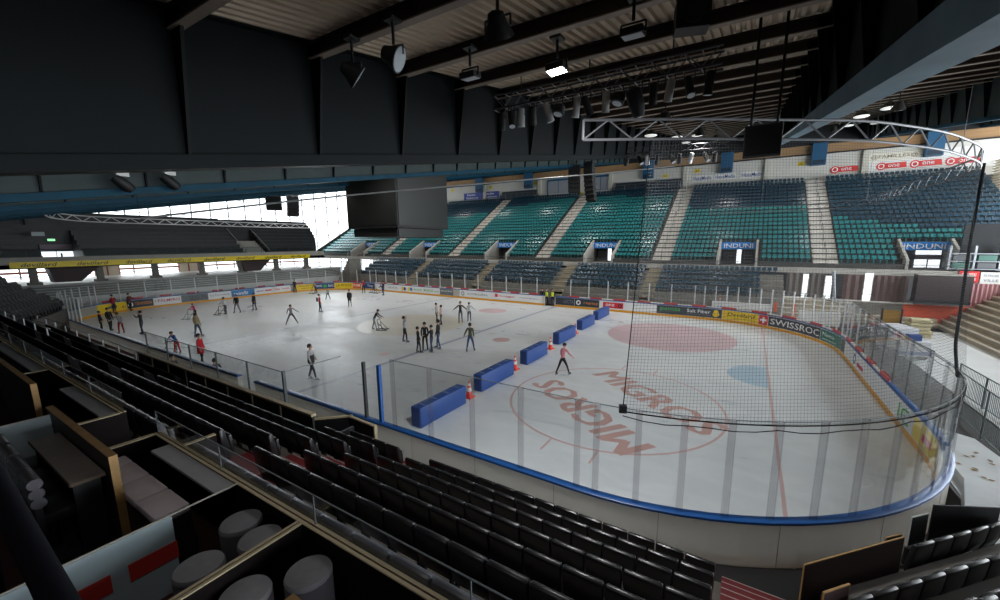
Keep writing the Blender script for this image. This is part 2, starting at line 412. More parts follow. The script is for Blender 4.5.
# left end: glass on the curved end, with slim posts
vals = [(121.0+i*1.0, 2.9) for i in range(0, 13)]+[(133.6+i*2.2, 2.9) for i in range(0, 15)]
for s, top in vals: post_at(s, top, 0.09, POSTM)
for (s, a), (s2, a2) in zip(vals[:-1], vals[1:]):
    b = MB(); sweep(b, s+0.06, s2-0.06, rsec(0.094, 0.106, 1.1, a-0.02), 0.6); b.build('glass_pane', PANE, boards)
# red and white padded strip along the foot of the glass
for i, (a, b_) in enumerate([(x*1.2, x*1.2+1.2) for x in range(0, 55)]):
    if a > 64 or 26 < a < 29: continue
    b = MB(); sweep(b, a+0.02, b_-0.02, rsec(0.02, 0.085, 1.12, 1.27 if i % 2 else 1.22), 0.6); b.build('foot_strip', STRIP_R if i % 2 else STRIP_W, boards)
for i in range(12):
    a = 134.2+i*2.45
    b = MB(); sweep(b, a, a+1.1, rsec(0.12, 0.17, 1.12, 1.3), 0.6); b.build('foot_strip', STRIP_R, boards)
# blue gate post and dark post where the full-height glass begins
b = MB(); p, t = path(89.4, 0.08); b.box((p.x, p.y, 2.05), (0.12, 0.1, 1.95)); b.build('gate_post', BLUE_RAIL, boards)
b = MB(); p, t = path(90.1, 0.1); b.box((p.x, p.y, 2.05), (0.09, 0.09, 1.95)); b.build('gate_post', mat('gate_dark', (48, 50, 54), 0.5), boards)

# ---- blue foam pads across the ice with cones between them
PADM = mat('pad_blue', (44, 78, 146), 0.45, noise=0.06, nscale=3); PADD = mat('pad_blue_dark', (34, 62, 122), 0.5)
pads = [(14.4, -13.2, -10.45, 'nearest the camera, beside the near boards'), (14.25, -9.1, -6.2, 'second from the near boards'), (14.1, -4.5, -1.9, 'third from the near boards'),
        (13.8, 0.5, 3.5, 'fourth from the near boards'), (13.55, 5.4, 8.3, 'fifth from the near boards'), (13.3, 9.9, 13.1, 'farthest, against the far boards')]
for i, (x, y0, y1, lab) in enumerate(pads):
    t = thing('foam_barrier', 'long blue foam barrier block on the ice, '+lab, 'barrier', (x, (y0+y1)/2, 0), 0, 'blue barrier blocks across the ice')
    L = y1-y0
    b = MB(); b.box((0, 0, 0.4), (0.5, L, 0.8)); b.build('block', PADM, t, bevel=0.05, smooth=True)
    for q in (-1, 1):
        b = MB(); b.box((0, q*(L/2+0.004), 0.4), (0.4, 0.02, 0.68)); b.build('end_cap', PADD, t, bevel=0.008)
    b = MB()
    for k in range(4):
        b.box((0, -L/2+L*(k+0.5)/4, 0.804), (0.26, 0.05, 0.014))
    b.build('carry_strap', mat('strap_light', (150, 170, 210), 0.6), t)
CONE_R = mat('cone_red', (232, 62, 48), 0.45); CONE_W = mat('cone_white', (236, 232, 228), 0.5)
cones = [(14.34, -9.85, 'nearest the camera, after the first barrier'), (14.1, -5.45, 'after the second blue barrier'), (13.96, -0.7, 'after the third blue barrier'), (13.69, 4.2, 'farthest, after the fourth blue barrier')]
c0 = None
for x, y, lab in cones:
    L = 'red and white traffic cone on the ice, '+lab
    if c0 is None:
        c0 = thing('traffic_cone', L, 'cone', (x, y, 0), 0, 'cones between the barriers')
        b = MB(); b.box((0, 0, 0.02), (0.42, 0.42, 0.04)); b.build('base', CONE_R, c0, bevel=0.01)
        b = MB(); b.lathe((0, 0, 0.04), [(0.17, 0), (0.15, 0.04), (0.03, 0.72), (0.02, 0.74)], 16); b.build('body', CONE_R, c0, smooth=True)
        b = MB(); b.lathe((0, 0, 0.04), [(0.117, 0.26), (0.09, 0.42)], 16); b.lathe((0, 0, 0.04), [(0.072, 0.52), (0.054, 0.62)], 16); b.build('reflective_band', CONE_W, c0, smooth=True)
    else: dup(c0, (x, y, 0), 0.3*y, L)

# ---- aluminium truss ring that carries the safety net, and the net
ALU = mat('truss_aluminium', (118, 120, 124), 0.45, metal=0.5); ALUD = mat('truss_dark', (70, 72, 76), 0.5, metal=0.4)
def smooth_path(P, n=8):
    P = [Vector(p) for p in P]; out = []
    for i in range(len(P)-1):
        p0 = P[max(0, i-1)]; p1 = P[i]; p2 = P[i+1]; p3 = P[min(len(P)-1, i+2)]
        for k in range(n):
            t = k/n
            out.append(0.5*((2*p1)+(p2-p0)*t+(2*p0-5*p1+4*p2-p3)*t*t+(3*p1-p0-3*p2+p3)*t**3))
    out.append(P[-1]); return out
def resample(P, n):
    d = [0]
    for a, b in zip(P[:-1], P[1:]): d.append(d[-1]+(b-a).length)
    out = []; j = 0
    for i in range(n):
        t = d[-1]*i/(n-1)
        while j < len(d)-2 and d[j+1] < t: j += 1
        f = (t-d[j])/max(1e-9, d[j+1]-d[j]); out.append(P[j].lerp(P[j+1], f))
    return out
def ladder(t, P, h, m, r=0.035, web=0.02, step=0.5):
    """curved truss: two chords and a zig-zag of web bars, as parts of t"""
    b = MB(); b.tube([p+Vector((0, 0, h)) for p in P], r, 6); b.build('top_chord', m, t, smooth=True)
    b = MB(); b.tube(P, r, 6); b.build('bottom_chord', m, t, smooth=True)
    L = sum((b_-a_).length for a_, b_ in zip(P[:-1], P[1:])); n = max(2, int(L/step)); Q = resample(P, n+1); b = MB()
    for i in range(n):
        a = Q[i]+Vector((0, 0, h if i % 2 else 0)); c = Q[i+1]+Vector((0, 0, 0 if i % 2 else h)); b.cyl(a, c, web, 5)
    for i in (0, n): b.cyl(Q[i], Q[i]+Vector((0, 0, h)), r, 6)
    b.build('web_bars', m, t, smooth=True)
TP = smooth_path([(21.2, -14.3, 9.15), (23.4, -13.1, 9.15), (24.8, -12.2, 9.15), (26.5, -11.1, 9.15), (27.6, -10.0, 9.15), (29.1, -8.0, 9.15), (30.7, -4.6, 9.15),
                  (31.0, 0, 9.2), (31.0, 5.0, 9.2), (31.0, 9.5, 9.2), (29.8, 13.2, 9.2), (26.0, 15.0, 9.25), (21.4, 15.3, 9.3)])
tr = thing('net_truss', 'curved aluminium ladder truss hung above the boards, carrying the safety net', 'truss')
ladder(tr, resample(TP, 80), 0.42, ALU, 0.03, 0.019, 0.55)
b = MB()
for x, y, zt in ((25.1, 15.1, 16.0), (30.9, 11.0, 15.5), (26.2, -11.2, 10.6), (31, -2, 12.4)): b.cyl((x, y, 9.5), (x, y, zt), 0.012, 5)
b.build('hanging_wire', mat('wire_grey', (120, 122, 126), 0.5, metal=0.5), tr)
def net_material():
    m = bpy.data.materials.new('net_mesh'); m.use_nodes = True; nt = m.node_tree
    for n in list(nt.nodes): nt.nodes.remove(n)
    out = nt.nodes.new('ShaderNodeOutputMaterial'); mix = nt.nodes.new('ShaderNodeMixShader'); tr_ = nt.nodes.new('ShaderNodeBsdfTransparent')
    df = nt.nodes.new('ShaderNodeBsdfDiffuse'); df.inputs['Color'].default_value = (0.10, 0.105, 0.11, 1)
    uv = nt.nodes.new('ShaderNodeUVMap'); sp = nt.nodes.new('ShaderNodeSeparateXYZ'); nt.links.new(uv.outputs['UV'], sp.inputs[0])
    res = []
    for ax in ('X', 'Y'):
        mm = nt.nodes.new('ShaderNodeMath'); mm.operation = 'MULTIPLY'; mm.inputs[1].default_value = 1/0.07; nt.links.new(sp.outputs[ax], mm.inputs[0])
        fr = nt.nodes.new('ShaderNodeMath'); fr.operation = 'FRACT'; nt.links.new(mm.outputs[0], fr.inputs[0])
        lt = nt.nodes.new('ShaderNodeMath'); lt.operation = 'LESS_THAN'; lt.inputs[1].default_value = 0.075; nt.links.new(fr.outputs[0], lt.inputs[0]); res.append(lt)
    mx = nt.nodes.new('ShaderNodeMath'); mx.operation = 'MAXIMUM'; nt.links.new(res[0].outputs[0], mx.inputs[0]); nt.links.new(res[1].outputs[0], mx.inputs[1])
    nt.links.new(mx.outputs[0], mix.inputs['Fac']); nt.links.new(tr_.outputs[0], mix.inputs[1]); nt.links.new(df.outputs[0], mix.inputs[2]); nt.links.new(mix.outputs[0], out.inputs['Surface'])
    return m
NETM = net_material()
net = thing('safety_net', 'dark fine-meshed safety net hanging behind the goal from truss to glass tops', 'net')
N, MR = 90, 10
top = resample(TP[5:], N); bot = []
for i in range(N):
    s = 81.65-(81.65-43.2)*i/(N-1); p, t = path(s, 0.12); bot.append(Vector((p.x, p.y, 3.22 if s > 56 else 2.95)))
bot = resample(bot, N)
vs = []; uvs = []; fs = []
du = 0.0
for i in range(N):
    if i: du += ((top[i]-top[i-1]).length+(bot[i]-bot[i-1]).length)/2
    for j in range(MR+1):
        f = j/MR; p = top[i].lerp(bot[i], f)
        vs.append(p); uvs.append((du, f*(top[i]-bot[i]).length))
for i in range(N-1):
    for j in range(MR): a = i*(MR+1)+j; fs.append((a, a+1, a+MR+2, a+MR+1))
me = bpy.data.meshes.new('net'); me.from_pydata([tuple(v) for v in vs], [], fs); me.materials.append(NETM)
ul = me.uv_layers.new(name='UVMap')
for lp in me.loops: ul.data[lp.index].uv = uvs[lp.vertex_index]
obj('mesh_panel', me, net)
ROPE = mat('net_rope', (14, 15, 16), 0.9, spec=0.1)
b = MB(); b.tube([p+Vector((0, 0, 0.0)) for p in bot], 0.016, 5)
sag = []
for i, p in enumerate(bot[:58]): sag.append(p+Vector((0, 0, -0.10-0.07*abs(math.sin(i*0.9)))))
b.tube(sag, 0.011, 5); b.build('bottom_rope', ROPE, net)
b = MB(); b.tube([top[0], bot[0]], 0.012, 5); b.build('side_rope', ROPE, net); b = MB(); b.tube([top[-1], bot[-1]], 0.012, 5); b.build('side_rope', ROPE, net)
b = MB(); b.tube(smooth_path([(30.85, -4.4, 9.3), (30.75, -4.73, 8.0), (30.6, -5.21, 6.59), (30.4, -5.97, 5.09), (30.2, -6.66, 3.95), (30.08, -7.3, 3.4), (29.95, -7.9, 3.15)], 5), 0.04, 8); b.build('gathered_fold', ROPE, net, smooth=True)
b = MB(); b.box((bot[0].x, bot[0].y, 3.28), (0.16, 0.12, 0.16), rz=0.4); b.build('clamp', mat('clamp_black', (20, 20, 22), 0.5), net)
# ================================================================ BUILDING SHELL
def gz(y): return 7.72+0.178*(y+22.0)      # underside of the roof girders, which climb towards the far stand
GD = 2.42                                    # girder depth
CONC = mat('concrete', (128, 126, 120), 0.85, noise=0.15, nscale=1.5, bump=0.1, bscale=20); CONCD = mat('concrete_dark', (70, 70, 70), 0.85, noise=0.15, nscale=1.2)
CONCL = mat('concrete_light', (170, 168, 162), 0.8, noise=0.08, nscale=1.2)
FLOORM = mat('hall_floor', (27, 26, 26), 0.7, noise=0.14, nscale=0.6)
DECKM = mat('roof_deck', (188, 172, 150), 0.6, metal=0.0, noise=0.06, nscale=2); PURL = mat('purlin_brown', (60, 50, 46), 0.7); PURF = mat('purlin_flange', (150, 138, 126), 0.6)
GIRD = mat('girder_petrol_shaded', (13, 18, 20), 0.6, noise=0.12, nscale=1.2, spec=0.12); GIRB = mat('girder_flange', (8, 60, 80), 0.6, noise=0.2, nscale=1.5, spec=0.2)  # GIRD: shade on the nearest girder is put into a darker petrol
GIRW = mat('girder_petrol_lit', (62, 72, 72), 0.6, noise=0.12, nscale=1.2, spec=0.2)  # lighter copy of the petrol for webs that catch more light
GIRL = mat('girder_flange_icelit', (92, 118, 132), 0.5, noise=0.25, nscale=1.2)  # light from the ice on the overhead chord, put into the colour
WALLW = mat('wall_white', (205, 203, 196), 0.7, noise=0.04, nscale=0.8); WOODB = mat('wood_band', (160, 126, 88), 0.7, noise=0.12, nscale=1.2, stretch=(0.3, 1, 6))
DARKW = mat('wall_dark', (30, 33, 36), 0.8)
b = MB()   # ground slab with the rink cut out: four rectangles and corner fillers
Z0 = -0.02
b.b2((-52, -34, -0.3), (52, -15.2, Z0)); b.b2((-52, 15.2, -0.3), (52, 46, Z0)); b.b2((-52, -15.2, -0.3), (-30.2, 15.2, Z0)); b.b2((30.2, -15.2, -0.3), (52, 15.2, Z0))
for sx, sy, sc in ((1, 1, 43.0), (1, -1, 43+QL+13), (-1, -1, 43+QL*2+13+43), (-1, 1, PLEN-QL)):
    P = [(sx*30.2, sy*15.2)]+[tuple(path(sc+QL*k/12, 0.1)[0]) for k in range(13)]
    n = len(P); b.add([(x, y, Z0) for x, y in P]+[(x, y, -0.3) for x, y in P], [(0, k, k+1) for k in range(1, n-1)]+[(n, n+k+1, n+k) for k in range(1, n-1)])
struct(b.build('floor', FLOORM))
# roof deck: corrugated sheet running up the slope
b = MB(); x = -50.0; prof = []
while x < 50.0:
    prof += [(x, 0), (x+0.09, 0), (x+0.12, 0.07), (x+0.19, 0.07)]; x += 0.22
prof.append((x, 0))
ys = (-30.0, 41.0); vs = []
for y in ys: vs += [(px, y, gz(y)+GD+pz) for px, pz in prof]
n = len(prof); b.add(vs, [(i, i+1, n+i+1, n+i) for i in range(n-1)])
vs = []
for y in ys: vs += [(-50.5, y, gz(y)+GD+0.16), (50.5, y, gz(y)+GD+0.16), (-50.5, y, gz(y)+GD+0.4), (50.5, y, gz(y)+GD+0.4)]
b.add(vs, [(0, 1, 5, 4), (2, 6, 7, 3), (0, 2, 3, 1), (4, 5, 7, 6), (0, 4, 6, 2), (1, 3, 7, 5)])
struct(b.build('ceiling', DECKM), 'corrugated metal roof deck')
# girders across the hall with tapered stiffener fins
PY = [-27.1+2.35*k for k in range(29)]
gx = [(-40.5, 'farthest girder, above the far end seats'), (-31, 'sixth girder away'), (-21.5, 'fifth girder away'), (-12, 'fourth girder away'), (-2.5, 'third girder away'), (7, 'second girder away'),
      (16.5, 'deep dark girder filling the upper left'), (26, 'girder passing overhead at upper right'), (35.5, 'girder beyond the one at upper right'), (45, 'last girder by the right end wall')]
for gxx, lab in gx:
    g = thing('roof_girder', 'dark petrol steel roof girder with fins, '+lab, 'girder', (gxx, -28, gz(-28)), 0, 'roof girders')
    y0, y1 = 0.0, 68.3; sl = 0.178
    def sh(x0, x1, ya, yb, za, zb):
        return [(x0, ya, ya*sl+za), (x1, ya, ya*sl+za), (x0, yb, yb*sl+za), (x1, yb, yb*sl+za), (x0, ya, ya*sl+zb), (x1, ya, ya*sl+zb), (x0, yb, yb*sl+zb), (x1, yb, yb*sl+zb)]
    BF = [(0, 2, 3, 1), (4, 5, 7, 6), (0, 1, 5, 4), (2, 6, 7, 3), (0, 4, 6, 2), (1, 3, 7, 5)]
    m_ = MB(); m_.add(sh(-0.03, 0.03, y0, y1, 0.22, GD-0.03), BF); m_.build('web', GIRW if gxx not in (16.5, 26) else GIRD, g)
    m_ = MB(); m_.add(sh(-0.25 if gxx != 26 else -0.22, 0.25 if gxx != 26 else 0.2, y0, y1, 0, 0.22 if gxx != 26 else 0.34), BF); m_.build('bottom_chord', GIRL if gxx == 26 else GIRD if gxx == 16.5 else GIRB, g)  # chord tone per girder carries how each one is lit
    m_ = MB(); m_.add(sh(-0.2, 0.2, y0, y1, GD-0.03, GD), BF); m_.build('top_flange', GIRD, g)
    for k, py in enumerate(PY):
        yy = py+28
        if yy < 0.5 or yy > 67.5: continue
        m_ = MB()
        for sgn in (-1, 1): m_.prism([(sgn*0.03, yy*sl+0.22), (sgn*0.10, yy*sl+0.22), (sgn*0.38, yy*sl+GD-0.32), (sgn*0.38, yy*sl+GD-0.04), (sgn*0.03, yy*sl+GD-0.04)], yy-0.025, yy+0.025, 'y')
        m_.build('stiffener', GIRD, g)
# purlins between the girders
names = {(7, 16.5): 'beyond the deep left girder', (16.5, 26): 'over the near seats and rink', (26, 35.5): 'right of the overhead girder', (-2.5, 7): 'in the third bay away'}
for (xa, xb), lab in names.items():
    for k, py in enumerate(PY):
        if not (-27 < py < 40.5): continue
        z = gz(py)+GD
        t = thing('roof_purlin', f'brown steel purlin {lab}, {ordn(k)} up the roof slope', 'purlin', ((xa+xb)/2, py, z), 0, 'roof purlins')
        L = xb-xa-0.1
        m_ = MB(); m_.box((0, 0, -0.17), (L, 0.05, 0.28)); m_.build('web', PURL, t)
        m_ = MB(); m_.box((0, 0, -0.315), (L, 0.16, 0.03)); m_.build('bottom_flange', PURF, t)
        m_ = MB(); m_.box((0, 0, -0.03), (L, 0.16, 0.03)); m_.build('top_flange', PURL, t)
# far wall above the upper tier
b = MB(); b.b2((-47, 40.3, 13.9), (48, 40.6, 17.65)); struct(b.build('wall_far', WALLW), 'white wall behind the upper tier')
b = MB(); b.b2((-47, 40.35, 17.65), (48, 40.6, 18.75)); struct(b.build('wall_far_band', WOODB), 'wooden band above the white wall'); b = MB(); b.b2((-47, 40.35, 18.75), (48, 40.6, 21.3)); struct(b.build('wall_far_top', DARKW), 'dark strip under the roof')
b = MB(); b.b2((-47, 40.24, 17.55), (48, 40.36, 17.72)); struct(b.build('trim_1', mat('trim_black', (24, 24, 26), 0.6)), 'black cable tray along the top of the white wall')
b = MB(); b.b2((-52, -33, -0.3), (52, -32.7, 12)); struct(b.build('wall_near', DARKW))
b = MB(); b.b2((-47, 40.3, -0.3), (48, 40.6, 13.9)); struct(b.build('wall_far_lower', CONCD))
PIL = mat('pilaster', (196, 194, 182), 0.7)
for i, x in enumerate((35.7, 25.8, 15.8, 4.8, -7.8, -19.5)):
    b = MB(); b.b2((x-0.4, 39.9, 14.2), (x+0.15, 40.3, 17.5)); b.b2((x-0.4, 39.9, 14.0), (x+0.15, 40.3, 14.3)); tag(b.build('wall_pilaster', PIL), f'cream pilaster on the white back wall, {ordn(i+1)} from the right', 'pilaster', 'pilasters of the back wall')
DUCT = mat('duct_blue', (24, 84, 122), 0.5)
for i, x in enumerate((41.3, 31.0, 20.9, 10.5, -10.1, -20.7)):
    t = thing('air_duct', f'blue square air duct coming down the back wall, {ordn(i+1)} from the right', 'duct', (x, 39.9, 16.2), 0, 'blue air ducts')
    b = MB(); b.box((0, 0, 1.3), (1.5, 0.7, 2.6)); b.build('casing', DUCT, t, bevel=0.02)
    b = MB(); b.box((0, -0.36, 0.35), (1.2, 0.03, 0.5)); b.build('grille', mat('duct_dark', (16, 44, 66), 0.5), t)
# banners and signs on the back wall
def sign(name, label, cat, x, z, w, h, m, y=40.28, texts=(), d=0.04):
    t = thing(name, label, cat, (x, y, z))
    b = MB(); b.box((0, 0, 0), (w, d, h)); b.build('board', m, t)
    for tx in texts:   # (text, mat, dx, dz, w, h)
        letters('lettering', tx[0], tx[1], t, (tx[2], -d/2, tx[3]), (1, 0, 0), (0, 0, 1), width=tx[4], height=tx[5], depth=0.006)
    return t
SW = mat('banner_white', (224, 224, 222), 0.6); SR = mat('sign_red', (214, 44, 40), 0.5); SB = mat('sign_blue', (28, 128, 214), 0.45); SPB = mat('banner_blue', (46, 66, 150), 0.5)
for i, x in enumerate((17.9, 20.8, 24.0)):
    t = thing('wall_banner', f'white banner with purple lettering on back wall, {ordn(i+1)} from the left', 'banner', (x, 40.27, 15.75), 0, 'purple lettered banners')
    b = MB(); b.box((0, 0, 0), (2.7, 0.03, 0.8)); b.build('board', SW, t)
    letters('lettering', 'HexaMedia', TXB, t, (0, -0.02, 0), (1, 0, 0), (0, 0, 1), width=2.4, height=0.5, depth=0.004)
def one_logo(x, z, lab):
    t = thing('wall_sign', 'red sign with white lettering on the back wall, '+lab, 'sign', (x, 40.25, z), 0, 'red signs on the back wall')
    b = MB(); b.prism([(-1.0, -0.3), (1.25, -0.28), (1.15, 0.34), (-1.0, 0.3)], -0.02, 0.02, 'y'); b.cyl((-1.0, -0.025, 0), (-1.0, 0.025, 0), 0.44, 20); b.build('board', SR, t)
    b = MB(); n = 18; vs = []
    for rr in (0.3, 0.2):
        for k in range(n): vs.append((-1.0+rr*math.cos(2*PI*k/n), -0.035, rr*math.sin(2*PI*k/n)))
    b.add(vs, [(k, (k+1) % n, n+(k+1) % n, n+k) for k in range(n)]); b.build('emblem', TXW, t)
    letters('lettering', 'one', TXW, t, (0.1, -0.03, 0.02), (1, 0, 0), (0, 0, 1), width=1.0, height=0.32, depth=0.006)
b = MB(); b.box((41.2, 40.27, 15.9), (10.4, 0.03, 2.2)); tag(b.build('wall_banner', SW), 'long white backing banner under the families sign at upper right', 'banner')
for x, lab in ((33.8, 'left of the right-hand pilaster'), (38.1, 'under the families sign'), (41.0, 'second right of the pilaster'), (43.9, 'nearest the right end')): one_logo(x, 15.55, lab)
t = sign('wall_sign', 'cream families sign with brown lettering at the upper right wall', 'sign', 38.1, 16.6, 4.6, 0.85, mat('sign_cream', (226, 222, 208), 0.6), 40.24, [('@FAMILLES@', mat('lettering_brown', (126, 112, 94), 0.6), 0, 0, 4.1, 0.5)])
sign('wall_banner', 'blue banner with white lettering at the far left of back wall', 'banner', -20.6, 15.6, 8.2, 1.25, SPB, 40.26, [('Beaulieu', TXW, -2.3, 0.28, 2.0, 0.36), ('Sablons', TXW, -2.1, -0.3, 2.8, 0.36), ('Beaulieu', TXW, 2.0, 0.28, 2.0, 0.36), ('Sablons', TXW, 2.2, -0.3, 2.8, 0.36)])
SY = mat('sign_yellow', (232, 204, 48), 0.5)
for i, (x, z) in enumerate(((29.3, 16.6), (17.2, 16.8), (12.9, 16.5), (-0.5, 14.8), (-8.9, 17.0), (-18.4, 17.0), (-27.5, 17.0))):
    t = thing('wall_plate', f'small yellow sector plate on the back wall, {ordn(i+1)} from the right', 'sign', (x, 40.26, z), 0, 'yellow sector plates')
    b = MB(); b.box((0, 0, 0), (0.75, 0.03, 0.5)); b.build('plate', SY, t)
    letters('lettering', 'ABCDEFG'[i]+str(1), TXK, t, (0, -0.02, 0), (1, 0, 0), (0, 0, 1), width=0.4, height=0.28, depth=0.004)
# roller shutters and low banners, and the dark commentary boxes
SHUT = mat('shutter_grey', (162, 168, 176), 0.5, metal=0.2)
for i, (x, w) in enumerate(((-4.4, 3.9), (3.0, 3.4))):
    t = thing('roller_shutter', ('grey roller shutter left of the hanging black speakers', 'grey roller shutter right of the hanging black speakers')[i], 'shutter', (x, 40.22, 14.4))
    b = MB(); b.b2((-w/2, -0.04, 0.3), (w/2, 0.04, 2.7))
    for k in range(14): b.b2((-w/2, -0.06, 0.4+k*0.165), (w/2, -0.04, 0.48+k*0.165))
    b.build('curtain', SHUT, t)
    b = MB(); b.b2((-w/2-0.15, -0.1, 2.7), (w/2+0.15, 0.1, 3.0)); b.b2((-w/2-0.15, -0.1, 0), (-w/2, 0.1, 2.7)); b.b2((w/2, -0.1, 0), (w/2+0.15, 0.1, 2.7)); b.b2((-0.04, -0.1, 0.3), (0.04, 0.06, 2.7)); b.build('frame', DUCT, t)
    sign('wall_banner', ('white banner with red lettering under the left shutter', 'white banner with red lettering under the right shutter')[i], 'banner', x+0.2, 14.75, 3.6, 0.55, SW, 40.0, [('FROMAGE', TXR, -0.8, 0, 1.4, 0.3), ('Genève', TXGR, 0.9, 0, 1.2, 0.22)])
for i, (x0, x1) in enumerate(((5.6, 15.2), (-15.6, -8.6))):
    t = thing('press_box', ('long dark press enclosure with railing at the top of the stand, right of the shutters', 'dark press enclosure with railing at the top of the stand, left of the shutters')[i], 'press box', ((x0+x1)/2, 39.3, 14.3))
    w = x1-x0
    b = MB(); b.b2((-w/2, -0.1, 0), (w/2, 0, 0.95)); b.build('front_panel', mat('press_dark', (30, 46, 58), 0.6), t)
    b = MB(); b.b2((-w/2, 0.55, 0.75), (w/2, 0.6, 1.6)); b.build('rear_panel', mat('press_dark', (30, 46, 58), 0.6), t)
    b = MB()
    for k in range(7): b.cyl((-w/2+w*k/6, -0.12, 0), (-w/2+w*k/6, -0.12, 1.15), 0.03, 6)
    b.cyl((-w/2, -0.12, 1.15), (w/2, -0.12, 1.15), 0.03, 6); b.cyl((-w/2, -0.12, 0.1), (w/2, -0.12, 0.1), 0.03, 6); b.build('railing', ALU, t)

# left glazed end wall
WG = glass('window_glass', (0.96, 0.98, 0.99), 0.04); MUL = mat('mullion', (96, 104, 112), 0.5, metal=0.3)
t = obj('window_1', None); struct(t, 'tall glazed end wall behind the far black seats'); t.location = (-49, 0, 0)
b = MB(); yy = -18.0
while yy <= 39.5: b.b2((-0.08, yy-0.07, -0.02), (0.08, yy+0.07, gz(yy)+GD-0.1)); yy += 2.5
for z in (2.9, 5.6, 8.3, 11.0, 13.7, 16.4):
    ya = max(-18, (z-GD-7.72)/0.178-22+0.6); b.b2((-0.05, ya, z-0.05), (0.05, 39.5, z+0.05))
b.build('window_frame', MUL, t)
b = MB(); b.add([(0, -18, 0), (0, 39.5, 0), (0, 39.5, gz(39.5)+GD-0.1), (0, -18, gz(-18)+GD-0.1)], [(0, 1, 2, 3)]); b.build('window_pane', WG, t)
b = MB(); b.b2((-49.2, -33, 0), (-48.8, -18, 12)); struct(b.build('wall_left', DARKW))
b = MB(); b.b2((-49.2, 39.5, 0), (-48.8, 41, 21)); struct(b.build('wall_left_pier', WALLW))
# right end wall: glazing low down, louvres and translucent panels above
t = obj('window_2', None); struct(t, 'glazed right end wall'); t.location = (49, 0, 0)
b = MB(); yy = -4.0
while yy <= 39.5: b.b2((-0.08, yy-0.07, -0.02), (0.08, yy+0.07, gz(yy)+GD-0.1)); yy += 2.5
for z in (2.9, 5.6, 8.3, 11.0, 13.7): b.b2((-0.05, max(-4, (z-GD-7.72)/0.178-22+0.6), z-0.05), (0.05, 39.5, z+0.05))
b.build('window_frame', MUL, t)
for k in range(12): yy = -30.0+2.25*k; m_ = MB(); m_.b2((-0.08, yy-0.07, -0.02), (0.08, yy+0.07, 6.2)); m_.build('mullion', MUL, t)
m_ = MB(); m_.add([(0, -33, 0), (0, -4, 0), (0, -4, 6.2), (0, -33, 6.2)], [(0, 1, 2, 3)]); m_.build('window_pane', WG, t)
b = MB(); b.add([(0, -4, 0), (0, 39.5, 0), (0, 39.5, gz(39.5)+GD-0.1), (0, -4, gz(-4)+GD-0.1)], [(0, 1, 2, 3)]); b.build('window_pane', WG, t)
b = MB(); b.b2((48.8, -33, 6.2), (49.2, -4, 13.0)); struct(b.build('wall_right', WALLW))
LOUV = mat('louvre_beige', (176, 168, 150), 0.6)
t = thing('louvre_wall', 'beige slatted wall beside the right end of the upper tier', 'louvre wall', (46.3, 36, 6))
b = MB()
for k in range(34): b.box((0, 0, 0.3+k*0.27), (0.25, 9.5, 0.05), M=Matrix.Rotation(0.6, 3, 'Y'))
b.build('slats', LOUV, t)
b = MB()
for y in (-4.7, 0, 4.7): b.b2((-0.1, y-0.08, -6), (0.1, y+0.08, 9.5))
b.build('frame', LOUV, t)

# ================================================================ HANGING THINGS
BLK = mat('black_matte', (18, 19, 21), 0.6); BLK2 = mat('black_soft', (30, 31, 34), 0.55); SCR = mat('screen_dark', (38, 40, 38), 0.35)
t = thing('scoreboard', 'big dark four-sided scoreboard cube hung over centre ice', 'scoreboard', (0, 0.0, 7.25))
b = MB(); b.box((0, 0, 3.3), (5.5, 5.5, 5.3)); b.build('housing', BLK2, t, bevel=0.03)
for k, a in enumerate((0, 90, 180, 270)):
    b = MB(); R = Matrix.Rotation(rad(a), 3, 'Z'); b.box(R @ Vector((2.77, 0, 3.3)), (0.06, 5.3, 4.9), M=R); b.build('screen', SCR, t)
    b = MB(); b.box(R @ Vector((2.44, 0, 0.32)), (0.08, 4.8, 0.6), M=R); b.build('ribbon_screen', SCR, t)
b = MB(); b.box((0, 0, 0.33), (4.7, 4.7, 0.62)); b.build('lower_housing', BLK2, t)
b = MB()
for q in ((-2, -2), (2, -2), (2, 2), (-2, 2)): b.cyl((q[0], q[1], 5.9), (q[0], q[1], 6.7), 0.05, 6)
b.build('suspension', ALUD, t)
def speaker_array(loc, rz, n, label, w=0.9, h=0.42, curve=0.06):
    t = thing('line_array_speaker', label, 'speaker', loc, rz)
    b = MB(); b.box((0, 0, 0.1), (w*1.05, 0.6, 0.1)); b.cyl((-w*0.4, 0, 0.1), (-w*0.4, 0, 1.2), 0.02, 5); b.cyl((w*0.4, 0, 0.1), (w*0.4, 0, 1.2), 0.02, 5); b.build('flying_frame', ALUD, t)
    y = 0.0; z = 0.0; a = 0.0
    for k in range(n):
        R = Matrix.Rotation(-a, 3, 'X'); b = MB(); b.box((0, y, z-h/2), (w, 0.62, h-0.03), M=R); b.build('cabinet', BLK, t, bevel=0.02)
        a += curve; z -= h*math.cos(a); y += h*math.sin(a)*0.9
    return t
speaker_array((-22, 2.2, 11.95), 0.9, 3, 'black line array speaker before the end windows, left of pair', 1.5, 0.5, 0.05)
speaker_array((-22, 4.4, 12.2), 1.3, 5, 'black line array speaker before the end windows, right of pair', 1.2, 0.46, 0.08)
speaker_array((7.3, 18.8, 15.0), 0.2, 6, 'tall black line array speaker above the far stand, left of pair', 1.25, 0.46, 0.02)
speaker_array((9.0, 18.8, 15.2), -0.2, 8, 'tall black curved line array speaker above the far stand, right of pair', 1.1, 0.5, 0.05)
t = thing('video_screen', 'small black video screen hung from two ropes before the net truss', 'screen', (24.71, -12.62, 8.70))
b = MB(); b.box((0, 0, 0.34), (0.72, 0.1, 0.68)); b.build('housing', BLK, t, bevel=0.012)
